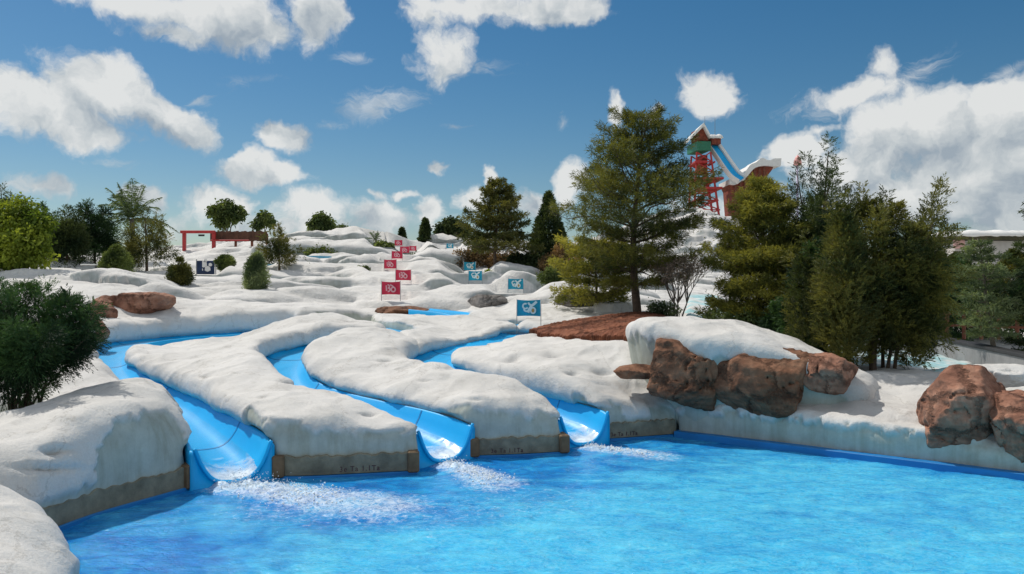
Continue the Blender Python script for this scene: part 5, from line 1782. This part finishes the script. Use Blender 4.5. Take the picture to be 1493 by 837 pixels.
V, F = soft_roof(2.3, 3.4, .55, 5); add_mesh('snow_roof', V + Wd(1046, 198.5, 2.4), F, M['white'], root)
for px, y0, y1 in ((1032, 196, 166), (1047, 200, 168)):
    m = MB(); m.tube([Wd(px, y0, 2), Wd(px, y1, 2)], [.05, .03], 5); m.build('antenna', M['steel'], root)
# steep chute: white sides, blue bed
def chute(y_off, us, mat, name, zoff):
    path = [Wd(1043, 203, 3.0), Wd(1052, 222, 1.6), Wd(1063, 246, -.1), Wd(1069, 257, -1.0), Wd(1077, 264, -1.6)]
    path = spline(path, 6)
    tg = unit(np.gradient(path, axis=0))
    lat = unit(np.cross(tg, np.array([.15, -.75, .65])))
    up = unit(np.cross(lat, tg))
    V = []; k = len(us)
    for p, l, u in zip(path, lat, up):
        for a, b in us: V.append(p + l * a + u * b)
    F = []
    for i in range(len(path) - 1):
        for q in range(k):
            F.append([i * k + q, i * k + (q + 1) % k, (i + 1) * k + (q + 1) % k, (i + 1) * k + q])
    F.append(list(range(k))); F.append([(len(path) - 1) * k + q for q in range(k - 1, -1, -1)])
    m = MB(); m.add(V, F); return m.build(name, mat, root)


chute(0, [(-.62, 0), (.62, 0), (.62, .14), (-.62, .14)], M['slide'], 'blue_bed', 0)
chute(0, [(-1.35, -.6), (-.66, -.6), (-.66, .45), (-1.35, .30)], M['white'], 'side_wall', 0)
chute(0, [(.66, -.5), (.84, -.5), (.84, .35), (.66, .35)], M['white'], 'side_wall', 0)

f2 = P(1100, 300, DT); f2[2] = float(T(np.array([f2[0]]), np.array([f2[1]]))[0]) - .5
root = empty('ski_jump', f2); tag(root, 'brown-red timber ski jump with thick white snow along its curved top, beside the tower', 'ski jump')
def Wj(px, py, dy=0.0): return P(px, py, DT) + np.array([0, dy, 0]) - f2
def slab(pts, y0, y1, mat, name):
    n = len(pts)
    V = [Wj(px, py, y0) for px, py in pts] + [Wj(px, py, y1) for px, py in pts]
    F = [list(range(n)), list(range(2 * n - 1, n - 1, -1))] + [[k, n + k, n + (k + 1) % n, (k + 1) % n] for k in range(n)]
    m = MB(); m.add(V, F); return m.build(name, mat, root)


topc = spline([(1062, 268, 0), (1072, 268, 0), (1086, 258, 0), (1098, 245, 0), (1112, 241, 0), (1128, 242, 0)], 5)[:, :2]
low = [(1126, 247), (1118, 258), (1116, 330), (1070, 330), (1066, 276)]
slab([tuple(p) for p in topc] + low, 0, 5, M['brownred'], 'timber_wall')
rd = [(x, y - 8 - 2.0 * math.sin(x * .33)) for x, y in topc]
rd = rd + [(1136, 235), (1134, 244)]
slab(rd[:-2] + [(1137, 232), (1136, 243)] + [tuple(p) for p in topc[::-1] + np.array([0, 1.5])], -.8, 6, M['white'], 'snow_edge')
for k in range(7):
    x = 1072 + k * 7
    y = float(np.interp(x, topc[:, 0], topc[:, 1])) + 3
    m = MB(); m.box((Wj(x, y) + Wj(x, 330)) / 2 + np.array([0, -.12, 0]), (.35, .22, (330 - y) * DT / FPX), 0, .03); m.build('timber_post', M['wood'], root)

f3 = P(1163, 320, 105); f3[2] = float(T(np.array([f3[0]]), np.array([f3[1]]))[0]) - .3
root = empty('lamp_mast', f3); tag(root, 'slim pale mast with a pink bell-shaped head between the ski jump and the junipers', 'mast')
zt = CAMH - (226 - CY) * 105 / FPX - f3[2]
m = MB(); m.tube([(0, 0, 0), (-.05, 0, zt - .9)], [.18, .12], 8); m.build('pole', plain('lilac_paint', (.45, .42, .58), .5, .1), root, smooth=True)
m = MB(); m.tube([(0, 0, zt - 1.3), (0, 0, zt - .8), (0, 0, zt - .3), (0, 0, zt)], [.52, .48, .30, .04], 12); m.build('head', plain('pink_paint', (.75, .36, .34), .5, .1), root, smooth=True)

# ------------------------------------------------------------------ right-hand background
d = 75.0
f4 = P(1440, 420, d); f4[2] = float(hill_z(f4[0], f4[1])[0]) - .2
root = empty('lodge', f4); tag(root, 'far lodge with a snow roof over a dark green-brown eave at the right', 'building')
zt = CAMH - (337 - CY) * d / FPX - f4[2]
m = MB(); m.box((0, 2, zt * .5 - .6), (6.6, 5, zt - .6), 0, .05); m.build('wall', plain('pale_wall', (.5, .47, .44), .8, .15, 1), root)
m = MB(); m.box((0, 1.8, zt - .62), (7.4, 6, .5), 0, .08); m.build('eave', plain('olive_eave', (.07, .065, .035), .8, .4, 2), root)
V, F = soft_roof(7.8, 6.6, .45, 8); add_mesh('snow_roof', V + np.array([0, 1.8, zt - .38]), F, M['white'], root)
m = MB(); m.box((-3.0, -.6, zt - 1.25), (1.0, .3, .8), 0, .06); m.build('gable_board', plain('pink_board', (.6, .36, .33), .7, .1), root)

# grey wall sloping past the red boulders
a, b = P(1345, 516, 39), P(1530, 566, 25.5)
root = empty('retaining_wall', (a + b) / 2); tag(root, 'smooth grey retaining wall with a dark top edge behind the red boulders', 'wall')
L_ = np.linalg.norm((b - a)[:2]); az = math.atan2(b[1] - a[1], b[0] - a[0])
zt0, zt1 = P(1345, 492, 39)[2], P(1530, 523, 25.5)[2]
c0 = (a + b) / 2
m = MB(); m.box((0, 0, (zt0 + zt1) / 2 - c0[2] - .9), (L_, .35, 1.8), az, .03); m.build('wall_face', M['concrete'], root)
m = MB(); m.box((0, 0, (zt0 + zt1) / 2 - c0[2] + .06), (L_ + .1, .5, .12), az, .02); m.build('coping', M['dark'], root)
pq = P(1434, 522, 31.2) - c0
m = MB(); m.box(pq + np.array([0, .1, 0]), (.62, .3, .5), az, .03); m.build('hatch', M['dark'], root)

a, b = P(1375, 459, 36), P(1560, 457, 33)
root = empty('railing', (a + b) / 2); tag(root, 'low brown-red wooden railing under the pale leaning tree', 'railing')
c0 = (a + b) / 2; L_ = np.linalg.norm((b - a)[:2]); az = math.atan2(b[1] - a[1], b[0] - a[0])
m = MB(); m.box((0, 0, 0), (L_, .12, .14), az, .02); m.build('top_rail', M['wood'], root)
m = MB(); m.box((0, 0, -.55), (L_, .08, .10), az, .02); m.build('lower_rail', M['wood'], root)
for k in range(7):
    p = a + (b - a) * (k + .3) / 7 - c0
    m = MB(); m.box(p + np.array([0, .08, -.45]), (.14, .14, 1.3), az, .02); m.build('post', M['wood'], root)

# pale ice-blue flats showing between the trunks on the right
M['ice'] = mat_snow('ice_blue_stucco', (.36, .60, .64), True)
na, nr = 130, 90
az = np.arctan2((np.linspace(985, 1440, na) - CX), FPX)
r = np.exp(np.linspace(math.log(19.5), math.log(46), nr))
A, R = np.meshgrid(az, r, indexing='ij')
x, y = (np.sin(A) * R).ravel(), (np.cos(A) * R).ravel()
z = hill_z(x, y) + .06 + .22 * fbm(np.stack([x * .5, y * .8, 0 * x], 1), 3, 77)
i, j = np.meshgrid(np.arange(na - 1), np.arange(nr - 1), indexing='ij')
a = (i * nr + j).ravel()
e = np.minimum(np.minimum(A.ravel() - az[0], az[-1] - A.ravel()) * 20, np.minimum(R.ravel() - 19.5, 46 - R.ravel()) * .5)
z -= .6 * sstep(.35, 0, e)
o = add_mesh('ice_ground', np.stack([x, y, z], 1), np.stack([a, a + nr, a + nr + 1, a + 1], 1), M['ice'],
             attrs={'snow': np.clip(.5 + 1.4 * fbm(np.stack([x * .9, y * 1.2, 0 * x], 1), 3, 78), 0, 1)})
tag(o, kind='structure')
# ------------------------------------------------------------------ camera, sun, sky
cam = bpy.data.cameras.new('camera')
co = bpy.data.objects.new('camera', cam); COL.objects.link(co)
co.location = (0, 0, CAMH); co.rotation_euler = (math.pi / 2, 0, 0)
cam.sensor_width = 36; cam.lens = 36 * FPX / 1493.0
cam.clip_end = 20000
SC.camera = co

SUN_AZ, SUN_EL = math.radians(-51), math.radians(54)      # azimuth from +Y towards +X
sun = bpy.data.lights.new('sun', 'SUN'); sun.energy = 3.5; sun.angle = math.radians(.53); sun.color = (1.0, .94, .85)
so = bpy.data.objects.new('sun', sun); COL.objects.link(so)
sv = Vector((math.sin(SUN_AZ) * math.cos(SUN_EL), math.cos(SUN_AZ) * math.cos(SUN_EL), math.sin(SUN_EL)))
so.rotation_euler = sv.to_track_quat('Z', 'Y').to_euler()

w = bpy.data.worlds.new('World'); SC.world = w
w.use_nodes = True
nt = w.node_tree; nt.nodes.clear()
out = N(nt, 'ShaderNodeOutputWorld'); bg = N(nt, 'ShaderNodeBackground')
nt.links.new(bg.outputs[0], out.inputs[0])
sky = N(nt, 'ShaderNodeTexSky'); sky.sky_type = 'NISHITA'; sky.sun_disc = False
sky.sun_elevation = SUN_EL; sky.sun_rotation = SUN_AZ
sky.altitude = 0; sky.air_density = 1.0; sky.dust_density = .4; sky.ozone_density = 2.5
bg.inputs[1].default_value = .10

lk = nt.links.new
def math_(op, a, b=None, c=None, clamp=False):
    n = N(nt, 'ShaderNodeMath', operation=op, use_clamp=clamp)
    for i, v in enumerate((a, b, c)):
        if v is None: continue
        if isinstance(v, (int, float)): n.inputs[i].default_value = v
        else: lk(v, n.inputs[i])
    return n.outputs[0]


tc = N(nt, 'ShaderNodeTexCoord').outputs['Generated']
sp = N(nt, 'ShaderNodeSeparateXYZ'); lk(tc, sp.inputs[0])
azm = math_('ARCTAN2', sp.outputs[0], sp.outputs[1])
elv = math_('ARCSINE', sp.outputs[2])
pc = N(nt, 'ShaderNodeCombineXYZ'); lk(azm, pc.inputs[0]); lk(elv, pc.inputs[1])
p = pc.outputs[0]


def noise2(vec, scale, detail, rough, dist=0.0):
    n = N(nt, 'ShaderNodeTexNoise', noise_dimensions='2D'); lk(vec, n.inputs['Vector'])
    n.inputs['Scale'].default_value = scale; n.inputs['Detail'].default_value = detail; n.inputs['Roughness'].default_value = rough; n.inputs['Distortion'].default_value = dist
    return n.outputs[0]


def vadd(v, off):
    n = N(nt, 'ShaderNodeVectorMath', operation='ADD'); lk(v, n.inputs[0]); n.inputs[1].default_value = off
    return n.outputs[0]


def smoothst(x, a, b):
    n = N(nt, 'ShaderNodeMapRange', interpolation_type='SMOOTHSTEP'); lk(x, n.inputs[0])
    n.inputs[1].default_value = a; n.inputs[2].default_value = b
    return n.outputs[0]


def ang(px, py):
    a = math.atan2(px - CX, FPX)
    return a, math.atan2((CY - py) * math.cos(a), FPX)


# centre (photo x, y), radii in photo pixels, weight, tilt in degrees
PUFF = [  # cumulus
    (150, 128, 88, 52, 1.0, -18), (235, 168, 88, 34, 1.0, -25), (75, 165, 95, 50, 1.0, -8), (20, 130, 45, 40, .7, 0), (110, 190, 80, 34, .8, 0),
    (345, 30, 95, 55, .9, -12), (215, 10, 150, 34, .75, -6), (240, 45, 70, 22, .5, 0), (462, 22, 46, 52, .9, -30),
    (413, 193, 46, 28, .95, 0), (390, 253, 78, 26, .9, 0), (385, 238, 34, 24, .9, 0),
    (700, 12, 130, 30, .75, 0), (820, 14, 85, 32, .95, 0), (650, 80, 60, 46, .62, 30), (630, 28, 60, 24, .5, 0),
    (716, 252, 20, 20, .95, 0), (830, 268, 36, 44, 1.0, -15), (900, 158, 18, 34, .75, 15), (958, 168, 14, 16, .5, 0),
    (1032, 140, 50, 38, 1.05, -25), (1280, 96, 34, 26, .6, -20), (1250, 140, 95, 30, .62, 8), (1190, 193, 45, 10, .5, 8),
    (1360, 182, 80, 62, 1.05, 0), (1290, 212, 82, 50, 1.0, 10), (1165, 218, 48, 26, .95, 0), (1240, 250, 90, 40, .95, 0), (1450, 165, 62, 46, 1.0, 0), (1500, 150, 60, 60, .9, 0), (1420, 245, 130, 70, 1.0, 0), (1340, 290, 160, 50, .9, 0), (1520, 300, 120, 60, .9, 0),
    (205, 292, 42, 22, .6, 0), (315, 298, 58, 36, .75, 0), (445, 305, 75, 36, .75, 0), (550, 318, 62, 32, .8, 0), (632, 308, 30, 30, .9, 0), (690, 290, 38, 28, .7, 0), (775, 300, 40, 30, .8, 0), (585, 284, 26, 11, .5, 0), (545, 283, 20, 11, .45, 0), (634, 243, 22, 10, .6, -8), (60, 270, 60, 16, .35, 0), (470, 330, 260, 30, .5, 0), (1120, 300, 150, 40, .5, 0),
]
WISP = [(555, 152, 95, 32, .75, 12), (515, 85, 50, 14, .6, -6), (480, 182, 40, 12, .6, 0), (820, 180, 16, 18, .55, -40), (385, 115, 70, 14, .45, 10), (665, 185, 30, 8, .45, 0), (700, 95, 80, 20, .45, 0), (1330, 110, 70, 24, .5, 20), (1470, 105, 60, 14, .55, 20), (295, 150, 26, 12, .5, 0), (60, 265, 40, 12, .5, 0), (1235, 150, 120, 26, .5, 10), (150, 240, 70, 10, .3, 0)]


def field(pv, rows):
    acc = None
    for px, py, rx, ry, wt, tilt in rows:
        a, e = ang(px, py)
        t = math.radians(tilt)
        mp = N(nt, 'ShaderNodeMapping', vector_type='TEXTURE')
        mp.inputs['Location'].default_value = (a, e, 0); mp.inputs['Rotation'].default_value = (0, 0, t); mp.inputs['Scale'].default_value = (rx / FPX, ry / FPX, 1)
        lk(pv, mp.inputs[0])
        ln = N(nt, 'ShaderNodeVectorMath', operation='LENGTH'); lk(mp.outputs[0], ln.inputs[0])
        v = math_('MULTIPLY_ADD', ln.outputs[1], -wt, wt)
        acc = v if acc is None else math_('SMOOTH_MAX', acc, v, .12)
    return acc


# domain warp gives the puffs their cauliflower edges
wn = N(nt, 'ShaderNodeTexNoise', noise_dimensions='2D'); lk(p, wn.inputs['Vector']); wn.inputs['Scale'].default_value = 16; wn.inputs['Detail'].default_value = 4; wn.inputs['Roughness'].default_value = .6
ws = N(nt, 'ShaderNodeVectorMath', operation='MULTIPLY_ADD'); lk(wn.outputs['Color'], ws.inputs[0]); ws.inputs[1].default_value = (.05, .04, 0); ws.inputs[2].default_value = (-.025, -.02, 0)
pw = N(nt, 'ShaderNodeVectorMath', operation='ADD'); lk(p, pw.inputs[0]); lk(ws.outputs[0], pw.inputs[1])
pwv = pw.outputs[0]
B = field(pwv, PUFF)
n1 = noise2(pwv, 23, 9, .63)
BIG = [q for q in PUFF if q[2] >= 60 and q[3] >= 33]
B0, Bs = field(pwv, BIG), field(vadd(pwv, (-.012, .030, 0)), BIG)
n1s = noise2(vadd(pwv, (-.010, .016, 0)), 24, 6, .60)
nA = noise2(pwv, 8, 4, .55)
nAs = noise2(vadd(pwv, (-.022, .04, 0)), 8, 4, .55)
dens = math_('ADD', B, math_('MULTIPLY_ADD', n1, .85, -.46))
alpha = smoothst(dens, -.02, .40)
# behind the viewer and overhead: unseen cloud, thickened to whiten the ambient light
nb = noise2(p, 2.6, 6, .6)
back = math_('MULTIPLY', smoothst(nb, .38, .58), math_('MAXIMUM', smoothst(math_('ABSOLUTE', azm), .75, 1.0), smoothst(elv, .48, .75)))
Wf = field(p, WISP)
mpw = N(nt, 'ShaderNodeMapping'); mpw.inputs['Scale'].default_value = (14, 40, 1); mpw.inputs['Rotation'].default_value = (0, 0, -.25); lk(pwv, mpw.inputs[0])
nw = noise2(mpw.outputs[0], 1.0, 8, .68, .6)
wd = math_('ADD', Wf, math_('MULTIPLY_ADD', nw, 1.3, -.78))
walpha = math_('MULTIPLY', smoothst(wd, 0.0, .7), .62)
alpha = math_('MAXIMUM', math_('MAXIMUM', math_('MULTIPLY', alpha, .95), walpha), back)
# self-shading: thicker towards the sun = darker; thick cores grey below
sh = math_('ADD', math_('MULTIPLY', math_('SUBTRACT', n1, n1s), 1.1), math_('ADD', math_('MULTIPLY', math_('SUBTRACT', nA, nAs), 2.0), math_('MULTIPLY', math_('SUBTRACT', B0, Bs), .75)))
core = smoothst(dens, .25, 1.0)
low = noise2(vadd(pwv, (.3, .1, 0)), 7, 4, .55)
lit = math_('ADD', math_('ADD', .74, sh), math_('MULTIPLY', core, math_('MULTIPLY_ADD', low, -1.0, .36)))
lit = math_('MINIMUM', math_('MAXIMUM', lit, .12), 1.0)
cr = N(nt, 'ShaderNodeValToRGB'); lk(lit, cr.inputs[0])
el_ = cr.color_ramp.elements
el_[0].position = .1; el_[0].color = (3.3, 3.9, 4.5, 1)
el_[1].position = 1.0; el_[1].color = (7.7, 7.8, 7.7, 1)
e3 = el_.new(.55); e3.color = (5.5, 5.9, 6.1, 1)
hs = N(nt, 'ShaderNodeHueSaturation'); lk(sky.outputs[0], hs.inputs['Color'])
hs.inputs['Saturation'].default_value = 1.36; hs.inputs['Value'].default_value = .70; hs.inputs['Hue'].default_value = .493
mx = N(nt, 'ShaderNodeMix', data_type='RGBA'); lk(alpha, mx.inputs[0]); lk(hs.outputs[0], mx.inputs[6]); lk(cr.outputs[0], mx.inputs[7])
lk(mx.outputs[2], bg.inputs[0])

w.cycles.sampling_method = 'MANUAL'; w.cycles.sample_map_resolution = 1024

vs = SC.view_settings
SC.display_settings.display_device = 'sRGB'
vs.view_transform = 'Standard'; vs.look = 'None'; vs.exposure = 0.0; vs.gamma = 1.0; vs.use_curve_mapping = False
SC.cycles.max_bounces = 6; SC.cycles.diffuse_bounces = 3; SC.cycles.glossy_bounces = 3; SC.cycles.transmission_bounces = 3; SC.cycles.transparent_max_bounces = 6
SC.cycles.use_denoising = True
SC.cycles.caustics_reflective = False; SC.cycles.caustics_refractive = False
